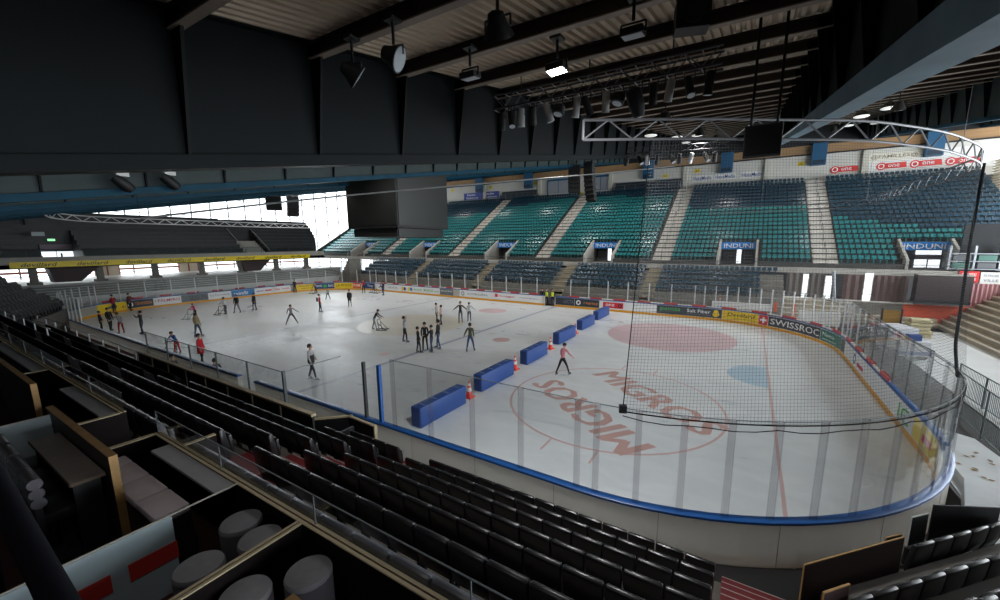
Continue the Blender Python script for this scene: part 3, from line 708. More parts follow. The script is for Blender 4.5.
b = MB(); b.box((0, -0.055, 0.34), (0.66, 0.01, 0.6)); b.build('panel', mat('screen_black', (10, 11, 13), 0.3), t)
b = MB(); b.cyl((-0.24, 0, 0.68), (-0.24, 0, 3.0), 0.03, 8); b.cyl((0.25, 0, 0.68), (0.25, 0, 3.0), 0.03, 8); b.build('rope', BLK, t)
def floodlight(loc, label, kind, aim=(0, 0, -1), on=False, hang=0.4, glow=0.0):
    t = thing('flood_lamp', label, 'lamp', loc)
    R = Vector((0, 0, -1)).rotation_difference(Vector(aim).normalized()).to_matrix()
    b = MB(); b.cyl((0, 0, 0.18), (0, 0, 0.18+hang), 0.025, 6); b.box((0, 0, 0.18+hang), (0.2, 0.2, 0.04)); b.build('hanger', BLK2, t)
    k_ = 0.68 if kind == 'round' and not glow else 1.0 if kind == 'round' else 0.72
    if kind == 'round':
        b = MB(); b.lathe((0, 0, 0), [(0.08, 0.3), (0.16, 0.26), (0.2, 0.1), (0.31, -0.1), (0.32, -0.14), (0.29, -0.14)], 20, R); b.build('housing', BLK, t, smooth=True)
        b = MB(); b.lathe((0, 0, 0), [(0.28, -0.13), (0.28, -0.15), (0.01, -0.16)], 20, R); b.build('lens', emis('lamp_lens_glowing', (250, 250, 244), 0.8) if glow else mat('lamp_lens', (176, 184, 190), 0.3), t)
        b = MB(); b.bar((0.3, 0, 0), (0.3, 0, 0.2), 0.03); b.bar((-0.3, 0, 0), (-0.3, 0, 0.2), 0.03); b.bar((-0.3, 0, 0.2), (0.3, 0, 0.2), 0.03); b.build('yoke', BLK2, t)
    else:
        b = MB(); b.box(R @ Vector((0, 0, 0.03)), (0.46, 0.34, 0.14), M=R); b.build('housing', BLK, t, bevel=0.02)
        b = MB(); b.box(R @ Vector((0, 0, -0.045)), (0.40, 0.28, 0.012), M=R)
        b.build('lens', emis('lamp_lit', (255, 252, 240), 22.0) if on else mat('lamp_lens', (150, 160, 168), 0.2), t)
        b = MB(); b.bar((0.25, 0, 0), (0.25, 0, 0.2), 0.03); b.bar((-0.25, 0, 0), (-0.25, 0, 0.2), 0.03); b.bar((-0.25, 0, 0.2), (0.25, 0, 0.2), 0.03); b.build('yoke', BLK2, t)
    for c in t.children:
        if c.name.split('.')[0] != 'hanger': c.scale = (k_, k_, k_)
    return t
floodlight((18.62, -18.35, 9.70), 'round black flood lamp under the deep girder, seen edge-on', 'round', (0.40, 0.75, -0.53), hang=0.35)
floodlight((19.5, -18.25, 9.80), 'round black flood lamp whose lens faces the rink, beside the edge-on one', 'round', (0.83, 0.4, -0.4), hang=0.35)
floodlight((21.45, -18.2, 9.75), 'large round black flood lamp at the top edge of the picture', 'round', (-0.2, 0.6, -0.77), hang=0.3)
floodlight((20.0, -16.9, 9.85), 'small square flood lamp, unlit, left of the lit one', 'sq', (0.0, 0.15, -1), hang=0.3)
floodlight((21.6, -16.6, 9.75), 'square flood lamp that is lit bright white', 'sq', (0.06, -0.04, -1), on=True, hang=0.3)
floodlight((22.95, -16.9, 9.85), 'square flood lamp, unlit, right of the lit one', 'sq', (0.0, 0.1, -1), hang=0.3)
for i, (y, z) in enumerate(((-18.4, 8.7), (-17.2, 8.9))):
    t = thing('moving_head_lamp', ('black stage lamp clipped under the second girder, left of two', 'black stage lamp clipped under the second girder, right of two')[i], 'lamp', (7.5, y, z))
    b = MB(); b.box((0, 0, 0.28), (0.2, 0.3, 0.12)); b.build('clamp', SW, t)
    R = Matrix.Rotation(0.8, 3, 'X'); b = MB(); b.lathe((0, 0, 0), [(0.1, -0.28), (0.16, -0.2), (0.17, 0.1), (0.14, 0.26)], 12, R); b.build('head', BLK, t, smooth=True)
    b = MB(); b.lathe((0, 0, 0), [(0.14, 0.265), (0.01, 0.27)], 12, R); b.build('lens', mat('lamp_lens', (150, 160, 168), 0.2), t)
# stage-light truss with its row of lamps
t = thing('lighting_truss', 'dark lighting truss slung under the purlins, carrying a row of stage lamps', 'truss', (0, 0, 0))
for dy in (-0.2, 0.2):
    b = MB()
    for z in (11.0, 11.4): b.cyl((17.3, -11.9+dy, z), (23.75, -11.9+dy, z), 0.03, 6)
    b.build('chord', ALUD, t)
b = MB()
for i in range(16):
    x0 = 17.3+6.4*i/16; x1 = x0+0.4
    for dy in (-0.2, 0.2): b.cyl((x0, -11.9+dy, 11.0 if i % 2 else 11.4), (x1, -11.9+dy, 11.4 if i % 2 else 11.0), 0.016, 5)
    b.cyl((x0, -12.1, 11.0), (x0, -11.7, 11.0), 0.016, 5); b.cyl((x0, -12.1, 11.4), (x0, -11.7, 11.4), 0.016, 5)
b.build('web_bars', ALU, t)
for x in (18.2, 20.4, 22.6): b = MB(); b.cyl((x, -11.9, 11.4), (x, -11.9, 11.9), 0.02, 5); b.build('hanger', BLK2, t)
CAN = [(17.6, 'B'), (17.95, 'B'), (18.3, 'S'), (18.7, 'B'), (19.2, 'S'), (19.55, 'R'), (20.1, 'S'), (20.4, 'B'), (20.95, 'S'), (21.3, 'R'), (21.75, 'H'), (22.2, 'B'), (22.6, 'S'), (23.05, 'B'), (23.5, 'P')]
SIL = mat('can_silver', (190, 192, 194), 0.4, metal=0.3)
kinds = {'B': 'black barrel stage lamp', 'S': 'silver can stage lamp', 'R': 'short round stage lamp', 'H': 'big black moving-head lamp', 'P': 'small black profile lamp'}
for i, (x, k) in enumerate(CAN):
    o = thing('stage_lamp', f'{kinds[k]} on the lighting truss, {ordn(i+1)} from the left', 'lamp', (x, -12.05, 10.97), 0, 'stage lamps on the truss'); o.scale = (1.18, 1.18, 1.18)
    m_ = SIL if k == 'S' else BLK; tilt = (0.25, -0.3, 0.15, 0.5)[i % 4]
    R = Matrix.Rotation(tilt, 3, 'X') @ Matrix.Rotation((0.2, -0.25, 0.1)[i % 3], 3, 'Y')
    s = 1.35 if k == 'H' else 1.0
    b = MB(); b.bar((-0.1*s, 0, 0.02), (-0.1*s, 0, -0.25*s), 0.02); b.bar((0.1*s, 0, 0.02), (0.1*s, 0, -0.25*s), 0.02); b.bar((-0.1*s, 0, 0.02), (0.1*s, 0, 0.02), 0.02); b.build('yoke', BLK2, o)
    b = MB(); c = (0, 0, -0.27*s)
    if k in 'BSP': b.lathe(c, [(0.06, 0.2), (0.085, 0.16), (0.09, -0.2), (0.1, -0.24), (0.085, -0.24)], 12, R)
    elif k == 'R': b.lathe(c, [(0.05, 0.14), (0.14, 0.08), (0.15, -0.1), (0.12, -0.12)], 14, R)
    else: b.lathe(c, [(0.08, 0.26), (0.17, 0.2), (0.18, -0.1), (0.12, -0.36), (0.08, -0.38)], 14, R)
    b.build('barrel', m_, o, smooth=True)
    b = MB(); b.lathe(c, [(0.08, -0.245), (0.005, -0.25)] if k in 'BSP' else ([(0.11, -0.122), (0.005, -0.125)] if k == 'R' else [(0.075, -0.382), (0.005, -0.385)]), 12, R); b.build('lens', mat('lamp_lens', (150, 160, 168), 0.2), o)
t = thing('hanging_loudspeaker', 'square black loudspeaker hung under the roof above the lighting truss', 'speaker', (23.35, -14.3, 10.8), 0.3)
b = MB(); b.box((0, 0, 0.3), (0.62, 0.4, 0.5)); b.build('cabinet', BLK, t, bevel=0.02)
b = MB(); b.cyl((0, -0.25, 0.25), (0, -0.27, 0.25), 0.16, 16); b.build('driver', BLK2, t)
b = MB(); b.bar((-0.3, 0, 0.6), (-0.3, 0, 1.0), 0.02); b.bar((0.3, 0, 0.6), (0.3, 0, 1.0), 0.02); b.build('bracket', ALUD, t)
t = thing('lighting_truss', 'second dark lighting truss farther over the ice with small lamps', 'truss')
for z in (13.05, 13.4):
    b = MB(); b.cyl((16.2, 6, z), (23.0, 6, z-0.35), 0.03, 6); b.build('chord', ALUD, t)
b = MB()
for i in range(16): x = 16.2+6.8*i/16; b.cyl((x, 6, 13.05+(0.35 if i % 2 else 0)-0.0515*(x-16.2)), (x+0.425, 6, 13.05+(0 if i % 2 else 0.35)-0.0515*(x-15.8)), 0.016, 5)
b.build('web_bars', ALUD, t)
for i in range(9):
    x = 16.6+0.7*i+(0.2 if i % 3 == 1 else 0); k = 'BRSBBRSBH'[i]
    o = thing('stage_lamp', f'{kinds[k]} on the second lighting truss, {ordn(i+1)} from the left', 'lamp', (x, 5.95, 12.98-0.0515*(x-16.2)), 0, 'lamps on the second truss'); o.scale = (1.5, 1.5, 1.5)
    R = Matrix.Rotation((0.4, -0.3, 0.7)[i % 3], 3, 'X') @ Matrix.Rotation((0.3, -0.5, 0.1)[i % 3], 3, 'Y')
    b = MB(); b.bar((-0.1, 0, 0.02), (-0.1, 0, -0.25), 0.02); b.bar((0.1, 0, 0.02), (0.1, 0, -0.25), 0.02); b.bar((-0.1, 0, 0.02), (0.1, 0, 0.02), 0.02); b.build('yoke', BLK2, o)
    b = MB(); b.lathe((0, 0, -0.27), [(0.06, 0.2), (0.1, 0.16), (0.105, -0.2), (0.115, -0.24), (0.1, -0.24)], 12, R); b.build('barrel', SIL if k == 'S' else BLK, o, smooth=True)
    b = MB(); b.lathe((0, 0, -0.27), [(0.095, -0.242), (0.005, -0.25)], 12, R); b.build('lens', mat('lamp_lens', (176, 184, 190), 0.3), o)
for i, (x, y, z) in enumerate(((30.19, 11.8, 14.9), (31.5, 11.8, 15.2), (39.2, 33.2, 18.9), (32.06, 29.3, 18.2), (34.4, 31.0, 18.5), (17.9, 7.1, 14.3), (18.66, 13.2, 15.4), (20.1, 13.9, 15.5), (17.84, 23.7, 17.2), (28.6, 6.5, 14.2))):
    t = thing('high_bay_lamp', f'white-faced disc lamp under the roof beyond the net truss, {ordn(i+1)} of its group', 'lamp', (x, y, z), 0, 'disc lamps under the roof')
    b = MB(); b.lathe((0, 0, 0), [(0.08, 0.4), (0.2, 0.34), (0.46, 0.05), (0.48, 0.0), (0.45, 0.0)], 24); b.cyl((0, 0, 0.4), (0, 0, gz(y)+GD-z), 0.015, 5); b.build('reflector', BLK2, t, smooth=True)
    b = MB(); b.lathe((0, 0, 0), [(0.44, 0.01), (0.4, -0.02), (0.01, -0.03)], 24); b.build('lens', emis('lamp_lens_pale', (250, 250, 246), 0.45), t, smooth=True)
# truss over the far end boards
t = thing('end_truss', 'white curved ladder truss hung over the far end boards', 'truss')
ladder(t, resample(smooth_path([(-25.5, -14.4, 9.2), (-28.6, -13.2, 9.0), (-30.2, -10, 8.85), (-30.5, -2, 8.85), (-30.5, 6, 8.85), (-30.2, 11.5, 8.9)]), 50), 0.5, mat('truss_white', (224, 226, 228), 0.5), 0.055, 0.04, 0.7)
b = MB()
for x, y in ((-28.6, -13.2), (-30.5, -2), (-30.5, 6)): b.cyl((x, y, 9.2), (x, y, gz(y)+1.8), 0.012, 5)
b.build('hanging_wire', mat('wire_grey', (120, 122, 126), 0.5, metal=0.5), t)
# thin service pipe slung below the girders across the hall
t = thing('service_pipe', 'thin grey service pipe slung below the dark girders', 'pipe')
b = MB(); Q = smooth_path([(2.0, -16.5, 7.9), (5.0, -9, 9.35), (9.5, 2.0, 11.2), (13.5, 14, 13.2), (16.5, 26, 15.3)]); b.tube(Q, 0.05, 6); b.build('pipe', mat('pipe_grey', (116, 118, 118), 0.5), t, smooth=True)
for q in Q[::8]: b = MB(); b.cyl(q, (q.x, q.y, gz(q.y)+1.9), 0.01, 4); b.build('hanger', BLK2, t)
# ================================================================ FAR STAND
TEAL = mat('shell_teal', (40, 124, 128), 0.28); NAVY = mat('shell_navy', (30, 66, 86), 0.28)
SX0, SX1 = -46.5, 45.0
STAIRS = [30.8, 16.1, 1.2, -13.7, -28.4]; VOMS = [38.1, 23.5, 8.8, -6.0, -20.8, -35.3]
NR = 20
def ty(i): return 23.1+0.8*i
def tz(i): return 4.9+0.48*i
def profile(r0, ledge=True):
    P = []
    if ledge: P += [(21.6, 4.1), (21.6, 4.45), (ty(0) if r0 == 0 else 23.1, 4.45)]
    if r0 > 0 and ledge: P += [(ty(r0), 4.45), (ty(r0), tz(r0)-0.75)] if False else []
    st = [] if r0 == 0 else []
    for i in range(r0, NR): st += [(ty(i), tz(i)), (ty(i+1), tz(i))]
    st += [(40.3, tz(NR-1)), (40.3, tz(NR-1)-0.6)]
    if r0 == 0: return P+st+[(23.3, 4.1)]
    return st+[(ty(r0), tz(r0)-0.72)]
tier = thing('seating_tier', 'stepped concrete upper tier of the far stand carrying the teal seats', 'stand')
b = MB(); edges = [SX0]
cuts = sorted([(v-1.85, v+1.85) for v in VOMS]); c = SX0
for a, e in cuts:
    b.prism(profile(0), c, a, 'x'); b.prism(profile(4), a, e, 'x')
    b.prism([(21.6, 4.1), (21.6, 4.45), (29.5, 4.45), (29.5, 4.1)], a, e, 'x'); c = e
xx = c
while xx < SX1-0.01:
    xe = min(xx+0.86, SX1); r0 = max(0, int(math.ceil((xx-39.1)*0.93/0.8)))
    if r0 == 0: b.prism(profile(0), xx, xe, 'x')
    else: b.prism(profile(r0), xx, xe, 'x')
    xx = xe
b.build('tier_steps', mat('tier_concrete', (74, 74, 72), 0.85, noise=0.15, nscale=1.5), tier)
b = MB(); b.b2((SX0, 21.52, 4.0), (39.0, 21.6, 4.5)); b.build('ledge_fascia', CONCL, tier)
b = MB(); b.prism([(21.6, 4.45), (23.1, 5.6), (40.3, 15.6), (40.3, 4.1), (21.6, 4.1)], SX0-0.25, SX0, 'x'); b.build('end_parapet', mat('parapet_brown', (74, 64, 56), 0.7), tier)
b = MB()
for q in (0.35, 0.75, 1.1): b.tube([(39.3, 23.0, 4.5+q), (41.6, 25.4, 6.2+q), (44.6, 28.6, 8.2+q)], 0.035, 6)
for f in range(7): x = 39.3+0.88*f; b.cyl((x, 23.0+0.94*(x-39.3), 4.5+0.7*(x-39.3)), (x, 23.0+0.94*(x-39.3), 5.6+0.7*(x-39.3)), 0.03, 6)
b.build('ramp_railing', mat('rail_white', (214, 214, 214), 0.5), tier)
b = MB(); b.add([(39.0, 22.7, 4.1), (45, 28.9, 8.1), (45, 28.9, 8.6), (39.0, 22.7, 4.6), (39.2, 22.6, 4.1), (45.2, 28.8, 8.1), (45.2, 28.8, 8.6), (39.2, 22.6, 4.6)], [(0, 1, 2, 3), (4, 7, 6, 5), (3, 2, 6, 7), (0, 4, 5, 1)]); b.build('ramp_edge', mat('ramp_brown', (150, 130, 120), 0.7), tier)
b = MB()
for k in range(46):
    x = SX0+1+k*1.86
    if any(abs(x-v) < 2.2 for v in VOMS+STAIRS) or x > 38.5: continue
    b.cyl((x, 21.75, 4.45), (x, 21.75, 4.9), 0.02, 5)
b.cyl((SX0, 21.75, 4.9), (38.8, 21.75, 4.9), 0.025, 6); b.build('ledge_railing', ALUD, tier)

NAMEST = {30.8: 'rightmost stairs', 16.1: 'second stairs', 1.2: 'middle stairs', -13.7: 'fourth stairs', -28.4: 'leftmost stairs'}
STEPM = mat('stair_light', (196, 192, 184), 0.75, noise=0.08, nscale=2); NOSE = mat('stair_nosing', (226, 224, 218), 0.6)
for x in STAIRS:
    t = thing('stand_stairs', 'pale concrete stairs climbing the upper tier, '+NAMEST[x]+' counted from the right', 'stairs', (x, 0, 0), 0, 'stairs of the upper tier')
    b = MB(); nz = MB()
    for i in range(NR):
        b.b2((-0.95, ty(i)-0.02, tz(i)-0.1), (0.95, ty(i+1)-0.4, tz(i)+0.01)); b.b2((-0.95, ty(i)+0.4, tz(i)), (0.95, ty(i+1), tz(i)+0.24))
        for yy, zz in ((ty(i)-0.03, tz(i)+0.005), (ty(i)+0.39, tz(i)+0.235)):
            for q in (-0.5, 0.5): nz.b2((q-0.34, yy, zz-0.03), (q+0.34, yy+0.14, zz+0.012))
    b.build('steps', STEPM, t); nz.build('nosing', NOSE, t)
    b = MB()
    for i in range(0, NR, 4):
        b.tube([(0, ty(i)+0.1, tz(i)), (0, ty(i)+0.1, tz(i)+0.95), (0, ty(i+2)+0.5, tz(i+2)+0.95), (0, ty(i+2)+0.5, tz(i+2))], 0.025, 6)
    b.build('handrail', ALUD, t)
VN = ['first from the right', 'second from the right', 'third from the right', 'fourth from the right', 'fifth from the right', 'farthest left']
VOIDM = mat('vomitory_wall', (92, 92, 92), 0.8, noise=0.1, nscale=2)
for i, x in enumerate(VOMS):
    t = thing('vomitory', 'doorway opening through the seats under a blue sign, '+VN[i], 'doorway', (x, 0, 0), 0, 'doorways of the upper tier')
    for s in (-1, 1):
        b = MB(); b.prism([(23.0, 4.45), (23.0, 5.3), (26.3, 7.1), (26.4, 7.1), (26.4, 4.45)], s*1.75-0.1, s*1.75+0.1, 'x'); b.build('side_wall', CONCL, t)
    b = MB(); b.b2((-1.75, 29.3, 4.45), (1.75, 29.5, 6.3)); b.b2((-1.75, 26.4, 4.45), (-1.65, 29.4, 6.3)); b.b2((1.65, 26.4, 4.45), (1.75, 29.4, 6.3)); b.build('rear_wall', VOIDM, t)
    b = MB(); b.b2((-1.55, 27.4, 4.45), (-0.15, 27.46, 6.05)); b.b2((0.35, 27.4, 4.45), (1.55, 27.46, 6.05))
    b.build('curtain', mat('curtain_grey', (88, 90, 94), 0.8), t)
    if i == 0:
        b = MB(); b.b2((-0.2, 27.3, 5.65), (1.5, 27.36, 6.05)); b.b2((-0.2, 27.3, 4.47), (0.62, 27.36, 5.2)); b.b2((0.74, 27.3, 4.47), (1.5, 27.36, 5.2)); b.build('lit_pane', emis('daylit_pane', (236, 242, 246), 1.6), t)
        b = MB(); b.b2((-0.2, 27.29, 5.2), (1.5, 27.37, 5.65)); b.build('mauve_band', mat('lintel_mauve', (150, 138, 150), 0.7), t)
    elif i < 3:
        b = MB(); b.b2((-0.13, 27.42, 4.47), (0.33, 27.46, 6.0)); b.build('lit_pane', emis('daylit_pane', (236, 242, 246), 1.6), t)
    g = thing('doorway_sign', 'blue INDUNI sign board above the doorway, '+VN[i], 'sign', (x, 26.2, 6.42), 0, 'blue signs over the doorways')
    b = MB(); b.box((0, 0, 0), (3.65, 0.08, 0.74)); b.build('board', SB, g, bevel=0.01)
    letters('lettering', 'INDUNI', TXW, g, (0, -0.045, 0), (1, 0, 0), (0, 0, 1), width=2.75, height=0.46, depth=0.004)

# ---- shell seats
SEATPOLY = [(-0.22, 0.42), (-0.20, 0.38), (0.13, 0.37), (0.20, 0.42), (0.27, 0.70), (0.24, 0.71), (0.15, 0.46), (0.10, 0.42), (-0.10, 0.42)]
def shell(mb, M=None, o=(0, 0, 0)):
    s = MB(); s.prism(SEATPOLY, -0.165, 0.165, 'x'); s.box((0, 0.05, 0.19), (0.08, 0.10, 0.38))
    mb.add([(v[0]+o[0], v[1]+o[1], v[2]+o[2]) for v in s.v], s.f)
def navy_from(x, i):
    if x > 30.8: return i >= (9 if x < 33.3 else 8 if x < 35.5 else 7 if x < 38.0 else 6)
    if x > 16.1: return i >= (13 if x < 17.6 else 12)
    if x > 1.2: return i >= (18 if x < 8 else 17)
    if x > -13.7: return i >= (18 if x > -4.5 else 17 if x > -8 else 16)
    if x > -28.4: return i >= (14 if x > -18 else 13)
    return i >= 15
seats = []   # (dist, x, y, z, navy, label)
PITCH = 0.45
for i in range(NR):
    for a, bnd in zip([SX0]+sorted(STAIRS), sorted(STAIRS)+[SX1]):
        lo = a+(1.0 if a != SX0 else 0.2); hi = bnd-(1.0 if bnd != SX1 else 0.1); n = int((hi-lo)/PITCH)
        for k in range(n):
            x = lo+0.22+k*PITCH
            if i < 4 and any(abs(x-v) < 2.05 for v in VOMS): continue
            if i == 4 and False: continue
            if x > 39.1 and (ty(i)-23.0) < (x-38.7)*0.93+0.3: continue
            if a == SX0: lab = f'{ordn(min(n-k, 45))} seat left of the leftmost stairs' if n-k < 46 else ''
            else: lab = f'{ordn(k+1)} seat right of the {NAMEST[a]}' if k < 45 else ''
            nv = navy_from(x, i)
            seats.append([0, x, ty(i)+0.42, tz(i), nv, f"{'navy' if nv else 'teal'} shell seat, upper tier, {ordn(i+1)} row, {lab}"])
LAIS = [16.0, 6.3, -5.0, -16.5]; LN = {16.0: 'right-hand', 6.3: 'second', -5.0: 'third', -16.5: 'fourth', -28.2: 'end'}
LR = 5
def ly(j): return 17.3+0.8*j
def lz(j): return 1.95+0.45*j
for j in range(LR):
    for a, bnd in zip([-28.2]+sorted(LAIS), sorted(LAIS)+[27.4-(1.4 if j < 4 else 0)]):
        lo = a+(0.7 if a > -28 else 0.1); hi = bnd-(0.7 if bnd in LAIS else 0); n = int((hi-lo)/PITCH)
        for k in range(n):
            x = lo+0.22+k*PITCH
            seats.append([0, x, ly(j)+0.42, lz(j), True, f'navy shell seat, lower tier, {ordn(j+1)} row, {ordn(k+1)} seat right of the {LN[a]} aisle'])
CAMP = Vector((24.685, -23.187, 6.87))
for s in seats: s[0] = (Vector(s[1:4])-CAMP).length*(1.0 if s[5].split()[-1] != 'row,' else 9)
seats.sort(key=lambda s: s[0])
seen = set(); near = []; rest = []
for s in seats:
    if len(near) < 300 and s[5] not in seen and not s[5].endswith(', ') and not (s[1] > 43.5): near.append(s); seen.add(s[5])
    else: rest.append(s)
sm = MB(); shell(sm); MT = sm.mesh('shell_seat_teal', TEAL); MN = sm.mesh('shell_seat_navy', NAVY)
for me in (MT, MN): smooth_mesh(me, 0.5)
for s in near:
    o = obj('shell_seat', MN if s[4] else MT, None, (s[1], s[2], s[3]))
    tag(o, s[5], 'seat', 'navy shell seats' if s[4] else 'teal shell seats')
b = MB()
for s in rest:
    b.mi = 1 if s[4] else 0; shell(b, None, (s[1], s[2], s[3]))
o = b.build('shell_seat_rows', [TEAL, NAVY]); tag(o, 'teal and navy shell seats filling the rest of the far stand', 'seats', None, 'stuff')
# ---- lower tier
t = thing('seating_tier', 'low concrete tier of navy seats behind the far boards', 'stand')
b = MB(); P = [(17.3, 0), (17.3, lz(0))]
for j in range(LR): P += [(ly(j), lz(j)), (ly(j+1), lz(j))]
P += [(21.5, lz(4)), (21.5, 0)]
b.prism(P[1:]+[P[0]], -28.3, 27.5, 'x'); b.build('tier_steps', CONC, t)
b = MB()
for x in LAIS:
    for j in range(LR): b.b2((x-0.65, ly(j)-0.02, lz(j)-0.1), (x+0.65, ly(j)+0.4, lz(j)+0.01)); b.b2((x-0.65, ly(j)+0.4, lz(j)), (x+0.65, ly(j+1), lz(j)+0.22))
    b.b2((x-0.65, 16.9, 0), (x+0.65, 17.3, 1.6)); b.b2((x-0.65, 16.5, 0), (x+0.65, 16.9, 1.1))
b.build('aisle_steps', mat('aisle_beige', (150, 142, 122), 0.8, noise=0.1, nscale=2), t)
b = MB()
for k in range(3): b.b2((-6, 16.1+0.4*k, 0), (27.5, 17.3, 0.5+0.42*k))
b.build('standing_steps', CONC, t)
b = MB()
for k in range(7): b.cyl((-28.6, 17.4+0.6*k, 1.9+0.34*k), (-28.6, 17.4+0.6*k, 2.9+0.34*k), 0.025, 5)
b.cyl((-28.6, 17.4, 2.9), (-28.6, 21.0, 4.94), 0.03, 6); b.build('end_railing', ALU, t)
# staircase at the far left end of the lower tier
t = thing('staircase', 'grey concrete staircase at the far left corner rising to the upper ledge', 'staircase', (-29.6, 17, 0))
b = MB()
for k in range(10): b.b2((-3.5+0.35*k, 0, 0.0), (-3.15+0.35*k, 2.2, 0.43*(k+1)))
b.build('steps', CONC, t)
b = MB(); b.tube([(-3.5, 0, 1.2), (0, 0, 5.4)], 0.04, 6); b.tube([(-3.5, 2.2, 1.2), (0, 2.2, 5.4)], 0.04, 6)
for k in range(6): b.cyl((-3.4+0.66*k, 0, 0.3+0.8*k), (-3.4+0.66*k, 0, 1.3+0.8*k), 0.03, 5)
b.build('railing', ALU, t)

# ================================================================ RIGHT END
t = thing('standing_terrace', 'concrete standing steps wrapping the far right corner below the orange wall', 'terrace')
b = MB()
for k in range(5): b.b2((27.5, 18.2+0.5*k, 0), (32.6, 21.0, 0.34*(k+1)))
for k in range(2): b.b2((32.6, 19.9+0.5*k, 0), (38.0, 21.0, 0.34*(k+1)))
for k in range(12): b.b2((38.0+0.42*k, -8, 0), (44.0, 21.0, 0.34*(k+1)))
b.build('steps', mat('terrace_beige', (158, 150, 134), 0.8, noise=0.12, nscale=1.5), t)
b = MB()
for k in range(5): b.b2((27.5, 18.2+0.5*k-0.01, 0.34*(k+1)-0.09), (32.6, 18.2+0.5*k+0.05, 0.34*(k+1)+0.006))
for k in range(2): b.b2((32.6, 19.9+0.5*k-0.01, 0.34*(k+1)-0.09), (38.0, 19.9+0.5*k+0.05, 0.34*(k+1)+0.006))
for k in range(12): b.b2((38.0+0.42*k-0.01, -8, 0.34*(k+1)-0.09), (38.0+0.42*k+0.05, 21.0, 0.34*(k+1)+0.006))
b.build('step_edge', mat('terrace_edge', (206, 200, 186), 0.7), t)
b = MB()
for y in (3.5, 7.5): b.tube([(38.7, y, 0.6), (38.7, y, 1.5), (38.7, y+1.4, 1.5), (38.7, y+1.4, 0.6)], 0.035, 6)
b.build('crush_barrier', ALU, t)
ORG = mat('orange_paint', (232, 96, 62), 0.6, noise=0.07, nscale=1.0)
b = MB(); b.b2((36.0, 21.0, 0), (45.0, 21.2, 1.74)); struct(b.build('wall_orange', ORG), 'orange painted wall above the standing steps')
b = MB(); b.b2((27.5, 21.0, 0), (36.0, 21.2, 1.72)); struct(b.build('wall_terrace', CONC))
b = MB(); b.b2((27.4, 20.95, 1.70), (36.6, 21.24, 1.80)); struct(b.build('trim_2', mat('trim_white', (226, 224, 220), 0.5)))
# strip curtains hung under the ledge, each a thing
CUR1 = mat('strip_curtain', (112, 106, 104), 0.7, noise=0.25, nscale=3, stretch=(14, 1, 0.05)); CUR2 = mat('strip_curtain_pink', (196, 150, 156), 0.7, noise=0.3, nscale=3, stretch=(1, 12, 0.05)); CUR3 = mat('strip_curtain_brown', (104, 84, 82), 0.7, noise=0.3, nscale=3, stretch=(14, 1, 0.05))
def curtain(x0, x1, y, z0, z1, m, label, along='x', n=None):
    n = n or max(3, int(abs(x1-x0)/0.22)); b = MB(); P = []
    for k in range(n+1): P.append((x0+(x1-x0)*k/n, 0.05*(-1)**k))
    vs = []
    for z in (z0, z1):
        for a, d in P: vs.append((a, y+d, z) if along == 'x' else (y+d, a, z))
    b.add(vs, [(k, k+1, n+1+k+1, n+1+k) for k in range(n)])
    me = b.mesh('curtain', m); o = obj('strip_curtain', me); sm_ = o.modifiers.new('thickness', 'SOLIDIFY'); sm_.thickness = 0.02
    return tag(o, label, 'curtain', 'strip curtains')
curtain(27.8, 29.0, 21.3, 1.75, 4.0, CUR1, 'grey strip curtain left of the first bright door slit')
curtain(29.5, 30.6, 21.3, 1.75, 4.0, CUR1, 'grey strip curtain between the two bright door slits')
curtain(32.0, 33.3, 21.3, 1.8, 4.0, CUR3, 'brownish strip curtain right of the round pillar')
curtain(34.0, 36.2, 21.3, 1.8, 4.0, CUR3, 'brownish strip curtain left of the dark maroon enclosure')
curtain(39.5, 45.0, 21.2, 1.8, 3.6, CUR2, 'pink and white strip curtain above the orange wall at far right', 'x', 44)
for i, (x0, x1, z0) in enumerate(((29.02, 29.48, 1.5), (30.65, 31.2, 1.4), (33.35, 33.95, 1.75))):
    t = thing('glazed_door', f'narrow bright glazed door below the upper ledge, {ordn(i+1)} from the left', 'door', ((x0+x1)/2, 21.28, z0)); w = x1-x0
    b = MB(); b.b2((-w/2, -0.04, 0), (-w/2+0.05, 0.04, 2.5)); b.b2((w/2-0.05, -0.04, 0), (w/2, 0.04, 2.5))
    for k in range(5): b.b2((-w/2, -0.04, 0.6*k), (w/2, 0.04, 0.6*k+0.05))
    b.build('frame', mat('trim_white', (226, 224, 220), 0.5), t)
    b = MB(); b.b2((-w/2+0.05, -0.01, 0), (w/2-0.05, 0.01, 2.45)); b.build('lit_pane', emis('daylit_pane', (236, 242, 246), 1.6), t)
t = thing('round_pillar', 'slender white steel pillar under the ledge beside the strip curtains', 'pillar', (31.4, 20.6, 0))
b = MB(); b.cyl((0, 0, 1.7), (-0.3, 0, 4.3), 0.13, 12); b.build('shaft', SHUT, t, smooth=True); b = MB(); b.box((0, 0, 1.72), (0.5, 0.5, 0.06)); b.build('base', SHUT, t)
t = thing('maroon_enclosure', 'dark maroon boxed enclosure under the far right seats', 'enclosure', (38.0, 20.6, 1.9))
b = MB(); b.b2((-1.6, -0.5, 0.35), (1.5, 0.5, 2.3)); b.build('panel', mat('maroon_dark', (58, 46, 48), 0.5, noise=0.1), t); b = MB(); b.b2((-1.62, -0.55, 0.1), (1.52, 0.55, 0.35)); b.build('plinth', BLK, t)
b = MB(); b.b2((-1.62, -0.53, 2.3), (1.52, 0.53, 2.38)); b.build('cap', CONCL, t)
b = MB(); b.b2((39.3, 22.6, 3.6), (46, 22.8, 8.2)); struct(b.build('wall_end_rear', DARKW))
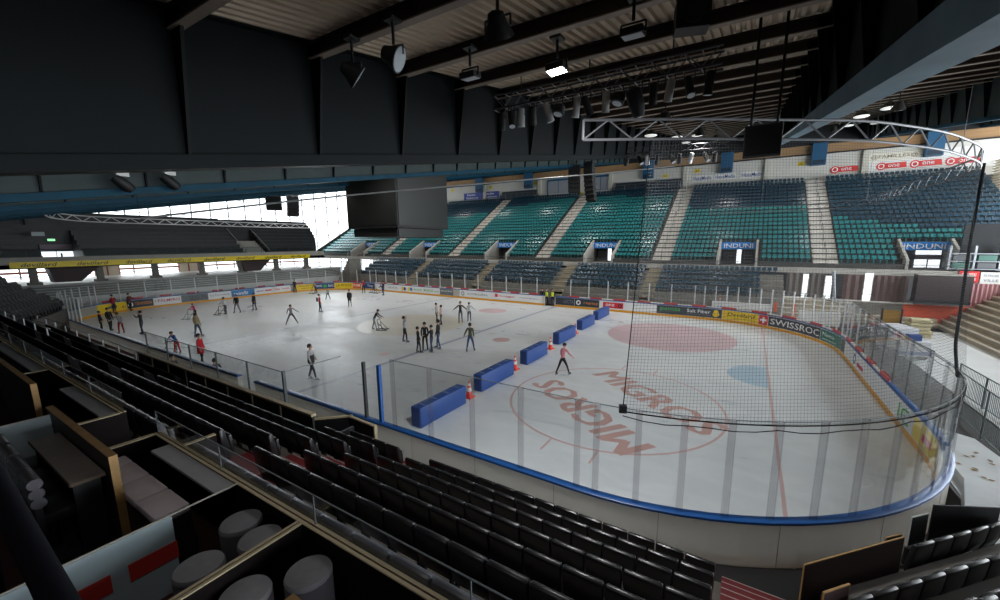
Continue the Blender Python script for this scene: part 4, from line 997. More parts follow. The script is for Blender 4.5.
def endsign(y, z, w, h, m, label, txt, tm):
    t = thing('wall_banner', label, 'banner', (y, 21.2, z)); b = MB(); b.box((0, 0, 0), (w, 0.04, h)); b.build('board', m, t)
    for k, s in enumerate(txt): letters('lettering', s, tm, t, (0, -0.025, (0.18 if len(txt) > 1 else 0)-0.36*k), (1, 0, 0), (0, 0, 1), width=w*0.7, height=0.2, depth=0.004)
endsign(39.55, 4.12, 1.1, 0.85, SR, 'red banner with white lettering on the end wall at far right', ('SECURITAS', 'ACADEMIE'), TXW)
endsign(40.75, 4.05, 1.15, 0.9, SW, 'white banner with grey and red lettering beside the red banner', ('PATINOIRE', 'VILLE'), TXGR)
endsign(41.95, 4.0, 1.1, 0.95, ADK, 'dark banner with white lettering at the right picture edge', ('SIG',), TXW)
t = thing('bottle_crate_rack', 'grey wire rack of dark crates above the red and white banners', 'rack', (42.0, 21.9, 4.6), -PI/2)
b = MB()
for z in (0.05, 0.65, 1.25): b.b2((-0.3, -3.5, z), (0.1, 3.5, z+0.06))
for y in (-3.5, -2.1, -0.7, 0.7, 2.1, 3.5): b.b2((-0.3, y-0.06, 0), (0.1, y+0.06, 1.9))
b.build('frame', SHUT, t)
for k in range(5):
    for j in range(2): b = MB(); b.box((-0.05, -2.8+1.4*k, 0.36+0.6*j), (0.3, 1.0, 0.42)); b.build('crate', (mat('crate_green', (70, 110, 100), 0.6), mat('crate_grey', (92, 96, 100), 0.6))[(k+j) % 2], t, bevel=0.02)
# white slab, fences and post outside the end boards
b = MB(); b.add([(30.25, -8.2, 0), (31.5, -5.4, 0), (31.4, -2.0, 0), (30.25, -2.0, 0)], [(0, 1, 2, 3)])
SNOW = mat('snowy_slab', (206, 212, 216), 0.6, noise=0.08, nscale=1.5)
b = MB(); b.prism([(30.3, -4.5), (31.5, -5.3), (31.75, -8.0), (30.9, -12.2), (29.0, -12.4), (30.2, -8.6)], 0.0, 0.5, 'z'); o = b.build('snow_heap_slab', SNOW); tag(o, 'white snow-covered slab scattered with leaves outside the right end boards', 'slab')
LEAF = mat('leaf_brown', (150, 118, 72), 0.8); rl = random.Random(3); b = MB(); vs = []
for k in range(34):
    x = rl.uniform(30.0, 31.3); y = rl.uniform(-11.5, -6.5); a = rl.uniform(0, PI)
    if x < 30.35 and y > -9.5: continue
    c, s_ = math.cos(a), math.sin(a); b.add([(x+0.09*c, y+0.09*s_, 0.512), (x-0.05*s_, y+0.05*c, 0.516), (x-0.09*c, y-0.09*s_, 0.512), (x+0.05*s_, y-0.05*c, 0.514)], [(0, 1, 2, 3)])
tag(b.build('fallen_leaves', LEAF), 'brown leaves scattered on the white slab', 'leaves', None, 'stuff')
b = MB(); b.b2((33.2, -8, -0.01), (38.0, 18.2, 0.03)); o = b.build('paved_strip', mat('paving_white', (196, 200, 202), 0.7, noise=0.06, nscale=0.8)); tag(o, 'pale paved strip between the end fence and the standing steps', 'paving')
FENC = mat('fence_grey', (112, 124, 124), 0.5, metal=0.4)
def fence(p0, p1, z0, z1, label, dz=0.0):
    t = thing('mesh_fence', label, 'fence', (p0[0], p0[1], z0)); d = Vector((p1[0]-p0[0], p1[1]-p0[1], dz)); L = d.length
    b = MB(); n = max(1, int(L/2.2))
    for k in range(n+1): q = d*k/n; b = MB(); b.cyl(q, q+Vector((0, 0, z1-z0)), 0.03, 6); b.build('post', FENC, t)
    b = MB(); b.cyl((0, 0, z1-z0), d+Vector((0, 0, z1-z0)), 0.025, 6); b.cyl((0, 0, 0.12), d+Vector((0, 0, 0.12)), 0.025, 6); b.build('rail', FENC, t)
    b = MB(); m = int(L/0.12)
    for k in range(1, m): q = d*k/m; b.cyl(q+Vector((0, 0, 0.12)), q+Vector((0, 0, z1-z0)), 0.007, 4, cap=False)
    b.build('mesh_infill', FENC, t)
fence((32.3, -1.2), (32.0, -9.0), 0.0, 1.75, 'grey mesh fence panels outside the right end boards')
fence((33.4, 2.0), (33.6, -7.0), 0.0, 1.35, 'second grey mesh fence behind the first at the right edge')
fence((30.6, 11.5), (32.0, 0.5), 0.0, 2.1, 'tall covered mesh fence behind the curved end glass')
t = thing('steel_post', 'grey steel post at the right picture edge with a cable', 'post', (29.75, -12.3, 0.0))
b = MB(); b.box((0, 0, 1.1), (0.09, 0.09, 2.2)); b.build('shaft', SHUT, t); b = MB(); b.tube([(0.06, 0, 2.2), (0.1, 0, 1.2), (0.14, 0.05, 0.2)], 0.012, 5); b.build('cable', BLK, t)
# low white board and clutter behind the curved corner
b = MB(); b.b2((28.6, 17.0, 0.0), (31.4, 17.15, 1.15)); tag(b.build('advert_hoarding', SW, bevel=0.02), 'blank white hoarding behind the far right corner glass', 'hoarding')
b = MB(); b.b2((22.0, 16.7, 0.0), (26.6, 16.85, 1.5)); tag(b.build('advert_hoarding', SW, bevel=0.02), 'long white hoarding behind the glass above the yellow advert', 'hoarding')
for i, (x, y) in enumerate(((26.9, 16.7), (28.2, 16.9))):
    t = thing('marker_post', ('orange marker post at the right end of the long hoarding', 'orange marker post left of the blank white hoarding')[i], 'post', (x, y, 0), 0, 'orange posts'); b = MB(); b.box((0, 0, 0.85), (0.22, 0.1, 1.7)); b.build('shaft', ORG, t, bevel=0.02); b = MB(); b.box((0, 0, 0.03), (0.4, 0.3, 0.06)); b.build('base', BLK2, t)
t = thing('ice_gate', 'dull yellow wooden gate leaf beyond the curved end glass', 'gate', (34.3, 16.5, 0)); b = MB(); b.b2((-0.5, -0.05, 0.05), (0.5, 0.05, 1.7)); b.build('leaf', mat('gate_ochre', (150, 112, 40), 0.7), t); b = MB(); b.b2((-0.6, -0.07, 0), (-0.5, 0.07, 1.85)); b.b2((0.5, -0.07, 0), (0.6, 0.07, 1.85)); b.build('frame', BLK2, t)
t = thing('folded_mat_stack', 'heap of pale folded mats beside the ochre gate', 'mat stack', (35.6, 15.6, 0))
for k in range(5): b = MB(); b.box((0.08*math.sin(k*2), 0, 0.14+0.27*k), (1.3-0.05*k, 1.0, 0.24), rz=0.15*math.sin(k*3)); b.build('folded_mat', mat('mat_cream', (196, 186, 150), 0.8, noise=0.15), t, bevel=0.05)
t = thing('ice_resurfacer', 'blue and white ice machine parked behind the curved end glass', 'machine', (32.9, 8.6, 0), 0.3)
b = MB(); b.box((0, 0, 0.75), (1.5, 2.8, 0.9)); b.box((0, 0.5, 1.45), (1.45, 1.7, 0.6)); b.build('body', mat('machine_white', (206, 210, 216), 0.4), t, bevel=0.06)
b = MB(); b.box((0, 0, 0.5), (1.56, 2.86, 0.2)); b.box((0, -1.1, 1.35), (0.6, 0.4, 0.4)); b.build('trim', mat('machine_blue', (52, 84, 150), 0.4), t, bevel=0.02)
for sx in (-1, 1):
    for sy in (-1, 1): b = MB(); b.cyl((sx*0.6, sy*0.85, 0.32), (sx*0.82, sy*0.85, 0.32), 0.32, 16); b.build('wheel', BLK, t, smooth=True)

# ================================================================ LEFT END
t = thing('standing_terrace', 'grey concrete standing steps behind the far end boards', 'terrace')
b = MB()
for k in range(6): b.b2((-37.4, -17, 0), (-33.0-0.75*k, 19, 1.5+0.2*k))
b.build('steps', mat('terrace_grey', (134, 138, 136), 0.8, noise=0.1, nscale=1.5), t)
b = MB()
for k in range(6): b.b2((-33.05-0.75*k, -17, 1.5+0.2*k-0.05), (-32.985-0.75*k, 19, 1.5+0.2*k+0.006))
b.build('step_edge', mat('terrace_grey_edge', (196, 200, 200), 0.7), t)
b = MB(); b.b2((-33.0, -17, 0), (-32.9, 19, 1.52)); b.build('front_wall', mat('front_white', (208, 210, 210), 0.6), t)
b = MB(); b.b2((-48.7, -30, 0), (-37.4, 21, 2.6)); struct(b.build('floor_concourse', mat('concourse_floor', (190, 190, 188), 0.5)))
b = MB(); b.b2((-48.5, -30, 4.3), (-37.0, 17.8, 4.75)); b.b2((-37.2, -30, 4.3), (-37.0, 17.8, 5.45)); struct(b.build('floor_balcony', CONCL), 'concrete balcony carrying the far end seats')
for k in range(7):
    y = -13.6+4.85*k
    t = thing('concourse_column', f'grey concrete column under the far end balcony, {ordn(k+1)} from the left', 'column', (-38.6, y, 2.6), 0, 'columns under the balcony')
    b = MB(); b.box((0, 0, 0.85), (0.55, 0.55, 1.7)); b.build('shaft', CONC, t, bevel=0.04); b = MB(); b.box((0, 0, 0.12), (0.95, 0.95, 0.24)); b.build('foot', CONC, t)
BRN = mat('sill_brown', (150, 84, 56), 0.6)
b = MB(); b.b2((-48.6, -20, 3.25), (-48.4, 22, 3.5)); struct(b.build('trim_3', BRN), 'brown rail along the end windows')
for k, y in enumerate((-6.4, -5.2, 2.4, 3.6)):
    t = thing('concourse_door', f'pale brown framed door under the balcony, {ordn(k+1)} from the left', 'door', (-48.3, y, 2.6), 0, 'doors under the balcony'); b = MB(); b.b2((-0.05, -0.55, 0), (0.05, 0.55, 1.68)); b.build('leaf', mat('door_cream', (206, 190, 170), 0.6), t); b = MB(); b.b2((-0.07, -0.62, 0), (0.08, -0.52, 1.72)); b.b2((-0.07, 0.52, 0), (0.08, 0.62, 1.72)); b.build('frame', BRN, t)
for y0, y1, lab in ((-12.6, -8.8, 'left'), (5.6, 9.6, 'right')):
    b = MB(); b.prism([(y0, 4.3), (y1, 4.3), (y1-1.6, 2.75), (y0+0.3, 2.75)], -39.8, -38.0, 'x'); tag(b.build('stair_underside', mat('underside_maroon', (70, 56, 58), 0.7)), f'dark sloping underside of a stair below the balcony, {lab} of two', 'stair underside')
t = thing('balcony_banner', 'long yellow devillard banner strip along the far balcony edge', 'banner', (-36.97, 0, 4.7))
b = MB(); b.b2((-0.03, -15.2, -0.3), (0.03, 15.2, 0.3)); b.build('strip', mat('banner_yellow', (250, 222, 34), 0.45), t)
for k in range(8): letters('lettering', 'devillard', TXK, t, (0.035, -13.3+3.8*k, 0.0), (0, 1, 0), (0, 0, 1), width=2.4, height=0.4, shear=0.3, depth=0.004)
COVER = mat('seat_cover_black', (40, 42, 46), 0.5, noise=0.2, nscale=1.2)
t = thing('covered_tribune', 'black covered seat tribune on the balcony at the far end', 'tribune')
def prof(): 
    P = [(-38.6, 4.75), (-38.6, 5.5)]
    for k in range(10): P += [(-38.6-0.8*k, 5.5+0.55*k), (-38.6-0.8*(k+1), 5.5+0.55*k)]
    return P+[(-46.9, 10.45), (-46.9, 4.75)]
for y0, y1, nm in ((-30, -12.7, 'seat_block'), (-9.6, 6.6, 'seat_block')):
    b = MB(); P = prof(); b.prism(P, y0, y1, 'y'); b.build(nm, COVER, t)
b = MB()
for k in range(10):
    for y0, y1 in ((-30, -12.7), (-9.6, 6.6), (9.9, 17.2+0.3*k)): b.b2((-38.62-0.8*k, y0, 5.5+0.55*k-0.03), (-38.5-0.8*k, y1, 5.5+0.55*k+0.012))
b.build('row_edge', mat('cover_edge', (84, 86, 90), 0.6), t)
b = MB(); P = prof(); m = len(P); vs = []
n = 6
for k in range(n+1):   # right-hand block: its end bulges outwards and runs back with the rows
    for (x, z) in P:
        f = (-38.6-x)/8.3; ye = 17.4+3.2*f+0.9*math.sin(PI*f); vs.append((x, 9.9+(ye-9.9)*k/n, z))
b.add(vs, [(k*m+j, k*m+(j+1) % m, (k+1)*m+(j+1) % m, (k+1)*m+j) for k in range(n) for j in range(m)]+[tuple(range(m-1, -1, -1)), tuple(n*m+j for j in range(m))]); b.build('seat_block', COVER, t)
b = MB(); b.b2((-47.1, -12.7, 4.75), (-43.4, -9.6, 10.4)); b.build('stair_back', COVER, t); b = MB(); b.b2((-47.1, 6.6, 4.75), (-44.0, 9.9, 10.3)); b.build('stair_back', COVER, t)
b = MB()
for k in range(8): b.b2((-39.2-0.5*k, 6.7, 4.75), (-38.7-0.5*k, 9.8, 5.0+0.3*k))
b.build('stair_flight', CONCL, t)
PANEG = PANE
for y in (6.6, 9.9): b = MB(); b.tube([(-38.7, y, 4.8), (-38.7, y, 5.9), (-43.5, y, 8.9)], 0.05, 6); b.build('stair_railing', ALU, t)
b = MB()
for y in (6.6, 9.9): b.add([(-38.7, y, 4.9), (-38.7, y, 5.85), (-43.5, y, 8.8), (-43.5, y, 7.9)], [(0, 1, 2, 3)])
b.build('stair_glass', PANE, t)
t = thing('balcony_railing', 'glass railing with slim posts along the far balcony edge', 'railing', (-37.1, 0, 5.45))
b = MB()
for k in range(24): b.cyl((0, -28+2*k, 0), (0, -28+2*k, 0.75), 0.025, 5)
b.cyl((0, -28, 0.75), (0, 17.8, 0.75), 0.03, 6); b.build('rail', ALUD, t); b = MB(); b.b2((-0.01, -28, 0.05), (0.01, 17.8, 0.7)); b.build('pane', glass('matt_pane', (0.9, 0.93, 0.93), 0.0, 0.6), t)
t = thing('link_walkway', 'narrow walkway with railing joining balcony and far stand ledge', 'walkway', (0, 0, 0))
b = MB(); b.b2((-48.5, 17.8, 4.1), (-44.0, 21.6, 4.45)); b.build('slab', CONCL, t); b = MB()
for k in range(8): b.cyl((-44.0, 17.9+0.52*k, 4.45), (-44.0, 17.9+0.52*k, 5.4), 0.025, 5)
b.cyl((-44, 17.9, 5.4), (-44, 21.6, 5.4), 0.03, 6); b.build('railing', ALU, t)
t = thing('exit_sign', 'small green lit exit sign in the dark stair opening at far left', 'sign', (-43.2, -11.1, 7.2)); b = MB(); b.box((0, 0, 0), (0.1, 0.62, 0.28)); b.build('housing', BLK2, t); b = MB(); b.box((0.055, 0, 0), (0.012, 0.58, 0.24)); b.build('face', emis('exit_green', (150, 230, 170), 1.2), t)
t = thing('direction_sign', 'small pale sign above the stair opening at far left', 'sign', (-40.0, -12.5, 7.8)); b = MB(); b.box((0, 0, 0), (0.06, 0.9, 0.42)); b.build('plate', mat('sign_pale', (190, 204, 208), 0.5), t)
t = thing('lit_doorway', 'bright glazed doorway in the far left stair opening', 'doorway', (-43.2, -10.8, 4.8)); b = MB(); b.b2((-0.02, -1.2, 0.05), (0.02, 1.2, 1.1)); b.build('lit_pane', emis('daylit_pane', (236, 242, 246), 1.6), t); b = MB(); b.b2((-0.05, -1.25, 1.1), (0.05, 1.25, 1.9)); b.build('lintel', mat('lintel_mauve', (150, 138, 150), 0.7), t); b = MB(); b.b2((-0.04, 0.2, 0), (0.05, 0.35, 0.9)); b.build('jamb', BLK2, t)
# ================================================================ NEAR STAND
SEATB = mat('seat_black', (21, 21, 24), 0.34, noise=0.15, nscale=8, spec=0.65); SEATG = mat('seat_grey', (92, 94, 102), 0.36, noise=0.12, nscale=8, spec=0.6); SEATF = mat('seat_frame', (14, 14, 15), 0.7, spec=0.2)
REDC = mat('stair_red', (98, 18, 24), 0.75, noise=0.1, nscale=3); NOSW = mat('nosing_white', (160, 150, 148), 0.6); TREAD = mat('tread_grey', (92, 87, 82), 0.85, noise=0.12, nscale=1.5)
def ry(i): return -20.26+0.8*i          # rear face of the backrests, row 0..5 (row -1 is against the boxes)
def rtop(i): return 3.58-0.454*i
def rfl(i): return rtop(i)-0.88
RN = {-1: 'top row below the boxes', 0: 'sixth row from the ice', 1: 'fifth row from the ice', 2: 'fourth row from the ice', 3: 'third row from the ice', 4: 'second row from the ice', 5: 'front row by the ice'}
def nprof(rows):
    P = []
    lo = rows[-1]
    P += [(ry(lo)+0.68, -0.02), (ry(lo)+0.68, rfl(lo))]
    for i in reversed(rows): P += [(ry(i)-0.12, rfl(i)), (ry(i)-0.12, rfl(i-1) if i > -1 else rfl(-1))]
    P += [(ry(-1)-0.3, rfl(-1)), (ry(-1)-0.3, -0.02)]
    return P
t = thing('seating_tier', 'dark concrete tier below the camera carrying rows of black seats', 'stand')
b = MB(); b.prism(nprof([-1, 0, 1, 2, 3, 4, 5]), 14.5, 24.9, 'x'); b.prism(nprof([-1, 0, 1, 2, 3]), -11.2, 14.5, 'x'); b.build('tier_steps', TREAD, t)
for k, (x0, x1, r1) in enumerate(((16.3, 17.95, 5), (24.72, 25.9, 5), (7.45, 8.35, 3), (-1.9, -1.0, 3))):
    s = thing('aisle_stairs', ('red carpeted aisle stairs with pale nosings between the two nearest seat blocks', 'red carpeted aisle stairs with pale nosings right of the nearest seat block', 'red carpeted aisle stairs left of the second seat block', 'red carpeted aisle stairs farthest to the left')[k], 'stairs', (x0, 0, 0), 0, 'red aisle stairs'); w = x1-x0
    b = MB(); nz = MB(); seat_rows = list(range(-1, r1+1))
    for i in seat_rows:
        y0 = ry(i)-0.12; y1 = y0+0.8
        b.b2((0, y0-0.02, rfl(i)-(0.4 if x0 < 24 else rfl(i))), (w, y1-0.4, rfl(i)+0.242)); b.b2((0, y0+0.38, rfl(i)-(0.4 if x0 < 24 else rfl(i))), (w, y1, rfl(i)+0.012))
        nz.b2((0, y0+0.388, rfl(i)+0.236), (w, y0+0.403, rfl(i)+0.247)); nz.b2((0, y1-0.012, rfl(i)+0.006), (w, y1+0.004, rfl(i)+0.017))
    if x0 > 24: s.location.z = 0.14
    b.build('tread', REDC, s); nz.build('nosing', NOSW, s)
# prototype tip-up seat, origin on the tread under the backrest, facing the ice (+y)
def seat_parts(t, SEATB=SEATB):
    b = MB(); P = [(-0.02, 0.30), (0.06, 0.29), (0.02, 0.62), (-0.02, 0.85), (-0.05, 0.88), (-0.09, 0.88), (-0.115, 0.85), (-0.09, 0.55)]
    b.prism(P, -0.245, 0.245, 'x'); b.build('backrest', SEATB, t, bevel=0.02, seg=2, smooth=True)
    b = MB(); b.box((0, 0.075, 0.52), (0.43, 0.075, 0.38), M=Matrix.Rotation(0.05, 3, 'X')); b.build('seat_pad', SEATB, t, bevel=0.03, smooth=True)
    for q in (-1, 1):
        b = MB(); b.bar((q*0.215, 0.03, 0.0), (q*0.215, 0.0, 0.34), 0.025, 0.05); b.box((q*0.215, 0.04, 0.015), (0.04, 0.14, 0.03)); b.build('leg', SEATF, t)
SEAT0 = None; SEAT1 = None
def seat(x, y, z, rz, label, group='black tip-up seats'):
    global SEAT0
    global SEAT1
    if group == 'grey tip-up seats':
        if SEAT1 is None: SEAT1 = thing('tip_up_seat', label, 'seat', (x, y, z), rz, group); seat_parts(SEAT1, SEATG); return SEAT1
        return dup(SEAT1, (x, y, z), rz, label, group)
    if SEAT0 is None:
        SEAT0 = thing('tip_up_seat', label, 'seat', (x, y, z), rz, group); seat_parts(SEAT0); return SEAT0
    return dup(SEAT0, (x, y, z), rz, label, group)
# one-mesh version for the far blocks
sm = MB(); sm.prism([(-0.02, 0.28), (0.2, 0.3), (0.14, 0.66), (0.02, 0.72), (-0.05, 0.88), (-0.1, 0.88), (-0.115, 0.84), (-0.09, 0.5)], -0.245, 0.245, 'x'); sm.box((0, 0.03, 0.15), (0.4, 0.06, 0.3)); SEATFAR = mat('seat_black_far', (11, 11, 13), 0.7, spec=0.2); FARSEAT = sm.mesh('tip_up_seat_far', SEATFAR); bevel_mesh(FARSEAT, 0.02, 1)
def farseat(x, y, z, rz, label): return tag(obj('tip_up_seat', FARSEAT, None, (x, y, z), rz), label, 'seat', 'black tip-up seats')
stuff_seats = []
NI = 0
for i in range(-1, 6):      # block A, right of the red stairs
    for k in range(13):
        seat(18.18+0.515*k, ry(i)+0.115, rfl(i), 0, f"{'grey' if i < 0 else 'black'} padded tip-up seat, nearest block, {RN[i]}, {ordn(k+1)} from the red stairs", 'grey tip-up seats' if i < 0 else 'black tip-up seats'); NI += 1
for i in range(-1, 6):      # block B, left of the red stairs
    for k in range(16 if i < 4 else 4):
        seat(16.55-0.515*k, ry(i)+0.115, rfl(i), 0, f"{'grey' if i < 0 else 'black'} padded tip-up seat, second block, {RN[i]}, {ordn(k+1)} left of red stairs", 'grey tip-up seats' if i < 0 else 'black tip-up seats'); NI += 1
for r, (x, y, n) in enumerate(((27.88, -13.66, 5), (26.41, -16.37, 9), (27.3, -16.53, 7))):   # corner block at lower right
    z = rfl(5-r)
    for k in range(n):
        seat(x+0.36*k, y+0.363*k, z, rad(46), f'black padded tip-up seat, right corner block, {ordn(r+1)} row from the ice, {ordn(k+1)} seat'); NI += 1
for i in range(0, 4):       # block C
    for k in range(16):
        farseat(7.2-0.515*k, ry(i)+0.115, rfl(i), 0, f'black tip-up seat, third block leftwards, {RN[i]}, {ordn(k+1)} from its stairs'); NI += 1
for i in range(0, 4):       # block D, partly
    for k in range(16):
        x = -2.2-0.515*k
        if NI < 300 and k < 9: farseat(x, ry(i)+0.115, rfl(i), 0, f'black tip-up seat, farthest straight block, {RN[i]}, {ordn(k+1)} from its stairs'); NI += 1
        else: stuff_seats.append((x, ry(i)+0.115, rfl(i), 0))
ca, sa = math.cos(rad(153)), math.sin(rad(153)); CB = MB()
for r in range(6):
    for k in range(16):
        x = -20.0-0.2*r+0.9*0.52*k; y = -15.45-0.58*r-0.44*0.52*k; stuff_seats.append((x, y, 1.87+0.454*r, rad(-26)))
    c = Vector((-20.0-0.2*r+0.9*3.9, -15.45-0.58*r-0.44*3.9, (1.87+0.454*r)/2)); CB.box(c, (8.5, 0.62, 1.87+0.454*r), rz=rad(-26))
tag(CB.build('seating_tier', TREAD), 'stepped dark tier of black seats in the far left corner', 'stand')
b = MB()
for x, y, z, a in stuff_seats:
    c, s_ = math.cos(a), math.sin(a)
    b.add([(x+v.co.x*c-v.co.y*s_, y+v.co.x*s_+v.co.y*c, z+v.co.z) for v in FARSEAT.vertices], [tuple(p.vertices) for p in FARSEAT.polygons])
tag(b.build('tip_up_seat_rows', SEATFAR), 'distant rows of black seats at the far left', 'seats', None, 'stuff')
# corner tier at lower right
b = MB()
for r in range(4):
    z = rfl(5-r); o = 41.54+1.13*r; L = 14.0; mid = Vector((28.9+0.565*r*0, 28.9-o, 0))
    c = Vector((29.3, 29.3-o, 0))+Vector((0.707, -0.707, 0))*0.0
    b.box((c.x-0.20, c.y+0.20, z/2-0.01), (7.4, 0.8, z), rz=rad(45))
tag(b.build('seating_tier', TREAD), 'stepped tier of black seats at the lower right corner', 'stand')
WOODE = mat('panel_wood_edge', (164, 128, 80), 0.6, noise=0.15, nscale=6); PANR = mat('panel_dark_red', (46, 22, 24), 0.5); PANB = mat('panel_black', (26, 27, 30), 0.5)
def panel(p0, p1, z0, z1, m, label, th=0.05, name='barrier_panel', em=None):
    th = 0.022
    d = Vector((p1[0]-p0[0], p1[1]-p0[1], 0)); L = d.length; a = math.atan2(d.y, d.x)
    t = thing(name, label, 'panel', (p0[0], p0[1], z0), a)
    b = MB(); b.b2((0, -th/2, 0), (L, th/2, z1-z0-0.02)); b.build('board', m, t)
    b = MB(); b.b2((-0.008, -th/2-0.002, z1-z0-0.02), (L+0.008, th/2+0.002, z1-z0)); b.b2((-0.008, -th/2-0.002, 0), (0.0, th/2+0.002, z1-z0-0.02)); b.b2((L, -th/2-0.002, 0), (L+0.008, th/2+0.002, z1-z0-0.02)); b.build('edge_strip', em or WOODE, t)
    return t
panel((25.9, -15.72), (27.55, -14.02), 0.25, 1.5, PANR, 'dark red barrier panel with wood edge before the right corner seats')
panel((25.98, -16.80), (26.32, -16.44), 0.75, 1.95, PANR, 'small dark red end panel beside the second corner row')
panel((28.38, -12.5), (29.5, -11.95), 0.0, 1.5, PANB, 'black board behind the front corner seats', em=BLK2)
panel((27.95, -12.95), (28.28, -12.62), 0.0, 1.35, PANB, 'narrow black board with pale edge beside the black board', em=mat('edge_pale', (190, 192, 190), 0.5))
panel((27.45, -13.55), (27.75, -13.25), 0.0, 1.1, PANB, 'small tilted black board close to the rink corner')

# ---- players' bench enclosure on the near side
CREAM = mat('cream_edge', (196, 180, 148), 0.6)
t = thing('bench_partition', 'black partition with cream top rail between seats and players bench', 'partition', (0, -17.2, 0))
for k in range(8):
    x0 = 1.8+1.6*k; b = MB(); b.b2((x0, -0.03, 0.3), (x0+1.57, 0.03, 2.1)); b.build('panel', PANB, t)
    b = MB(); b.b2((x0-0.04, -0.06, 0.3), (x0+0.02, -0.03, 2.1)); b.build('batten', CREAM, t)
b = MB(); b.b2((1.75, -0.07, 2.1), (14.6, 0.07, 2.17)); b.build('top_rail', CREAM, t)
b = MB(); b.b2((14.55, -0.05, 0.3), (14.65, 1.2, 1.3)); b.build('return_panel', PANB, t)
t = thing('bench_glass', 'low glass screen round the players bench with grey corner post', 'glass screen', (0, -17.05, 0))
for k in range(5):
    x0 = 2.4+2.12*k; b = MB(); b.b2((x0+0.03, -0.008, 1.2), (x0+2.09, 0.008, 3.05)); b.build('pane', PANE, t); b = MB(); b.b2((x0-0.02, -0.02, 1.2), (x0+0.02, 0.02, 3.08)); b.build('post', mat('slim_post', (84, 90, 92), 0.5), t)
b = MB(); b.b2((13.0-0.04, -0.04, 0.3), (13.0+0.03, 0.04, 3.1)); b.build('post', mat('slim_post', (84, 90, 92), 0.5), t)
b = MB(); b.b2((12.992, 0.05, 0.9), (13.008, 1.85, 3.05)); b.build('pane', PANE, t)
b = MB(); b.b2((2.4, -0.012, 3.05), (13.0, 0.012, 3.075)); b.b2((12.985, 0, 3.05), (13.015, 1.9, 3.075)); b.build('top_edge', mat('glass_edge', (120, 130, 134), 0.3), t)
b = MB(); b.b2((-20, -17.1, -0.02), (14.6, -15.25, 0.3)); o = b.build('bench_floor', mat('bench_floor_red', (128, 92, 88), 0.8, noise=0.1)); tag(o, 'reddish brown rubber floor of the players bench', 'floor mat')
t = thing('players_bench', 'long low white players bench with blue kick rail behind the near boards', 'bench', (0, -15.9, 0.3))
b = MB(); b.b2((5.2, -0.2, 0.4), (12.9, 0.2, 0.46)); b.build('seat_plank', mat('bench_white', (196, 198, 200), 0.5), t)
for k in range(6): b = MB(); b.b2((5.4+1.45*k, -0.15, 0), (5.5+1.45*k, 0.15, 0.4)); b.build('leg', SHUT, t)
b = MB(); b.b2((5.2, -0.24, 0.06), (12.9, -0.21, 0.2)); b.build('kick_rail', mat('rail_navy', (34, 60, 140), 0.45), t)
for k, (x, lab) in enumerate(((13.4, 'right of the bench glass corner'), (14.5, 'at the end of the full-height glass'))):
    t = thing('bench_gate', 'black low gate with cream frame '+lab, 'gate', (x, -15.6-0.35*(1-k), 0.3), (0.75, -0.05)[k]); b = MB(); b.b2((-0.65, -0.04, 0), (0.65, 0.04, 0.95)); b.build('leaf', PANB, t); b = MB(); b.b2((-0.68, -0.05, 0.95), (0.68, 0.05, 1.0)); b.b2((0.62, -0.05, 0), (0.68, 0.05, 0.95)); b.build('frame', CREAM, t)
t = thing('guard_rail', 'long steel guard rail with posts along the left seat blocks', 'railing', (0, -17.25, 1.3))
b = MB()
for z in (0.45, 0.85): b.cyl((-16, 0, z), (1.6, 0, z), 0.025, 6)
b.build('rail', mat('rail_steel', (168, 170, 172), 0.35, metal=0.6), t)
for k in range(9): b = MB(); b.cyl((-15.8+2.17*k, 0, -0.2), (-15.8+2.17*k, 0, 0.85), 0.03, 6); b.build('post', mat('rail_steel', (168, 170, 172), 0.35, metal=0.6), t)
t = thing('guard_rail', 'second steel guard rail above the first at the left edge', 'railing', (0, -18.95, 2.1))
b = MB()
for z in (0.5, 0.95): b.cyl((-17, 0, z), (-2.2, 0, z), 0.025, 6)
b.build('rail', mat('rail_steel', (168, 170, 172), 0.35, metal=0.6), t)
for k in range(7): b = MB(); b.cyl((-16.6+2.3*k, 0, -0.35), (-16.6+2.3*k, 0, 0.95), 0.03, 6); b.build('post', mat('rail_steel', (168, 170, 172), 0.35, metal=0.6), t)

# ================================================================ BOXES IN THE FOREGROUND
BF_ = 3.65
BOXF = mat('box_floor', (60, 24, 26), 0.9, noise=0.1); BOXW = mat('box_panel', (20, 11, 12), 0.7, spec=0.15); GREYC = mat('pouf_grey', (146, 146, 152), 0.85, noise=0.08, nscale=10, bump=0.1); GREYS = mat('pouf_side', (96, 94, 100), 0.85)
b = MB(); b.b2((4, -25.5, 3.0), (26.5, -21.44, BF_)); struct(b.build('floor_boxes', BOXF), 'dark red carpeted floor of the boxes')
def edged(name, label, p0, p1, z0, z1, m=BOXW, cat='parapet'):
    """low wall whose top carries two cream strips with a dark joint between"""
    d = Vector((p1[0]-p0[0], p1[1]-p0[1], 0)); L = d.length
    t = thing(name, label, cat, (p0[0], p0[1], z0), math.atan2(d.y, d.x))
    b = MB(); b.b2((0, -0.035, 0), (L, 0.035, z1-z0-0.012)); b.build('panel', m, t)
    b = MB(); b.b2((0, -0.036, z1-z0-0.012), (L, -0.008, z1-z0)); b.b2((0, 0.008, z1-z0-0.012), (L, 0.036, z1-z0)); b.build('cream_strip', CREAM, t)
    return t
edged('box_parapet', 'dark parapet with double cream top edge in front of the nearest boxes', (18.12, -21.42), (25.2, -21.42), 3.1, 4.4)
edged('box_parapet', 'dark parapet with cream top edge in front of the left boxes', (6.0, -21.42), (16.87, -21.42), 3.1, 4.4)
edged('box_divider', 'low divider with double cream edge between the two nearest boxes', (21.4, -23.2), (21.4, -21.46), BF_, 4.4, cat='divider')
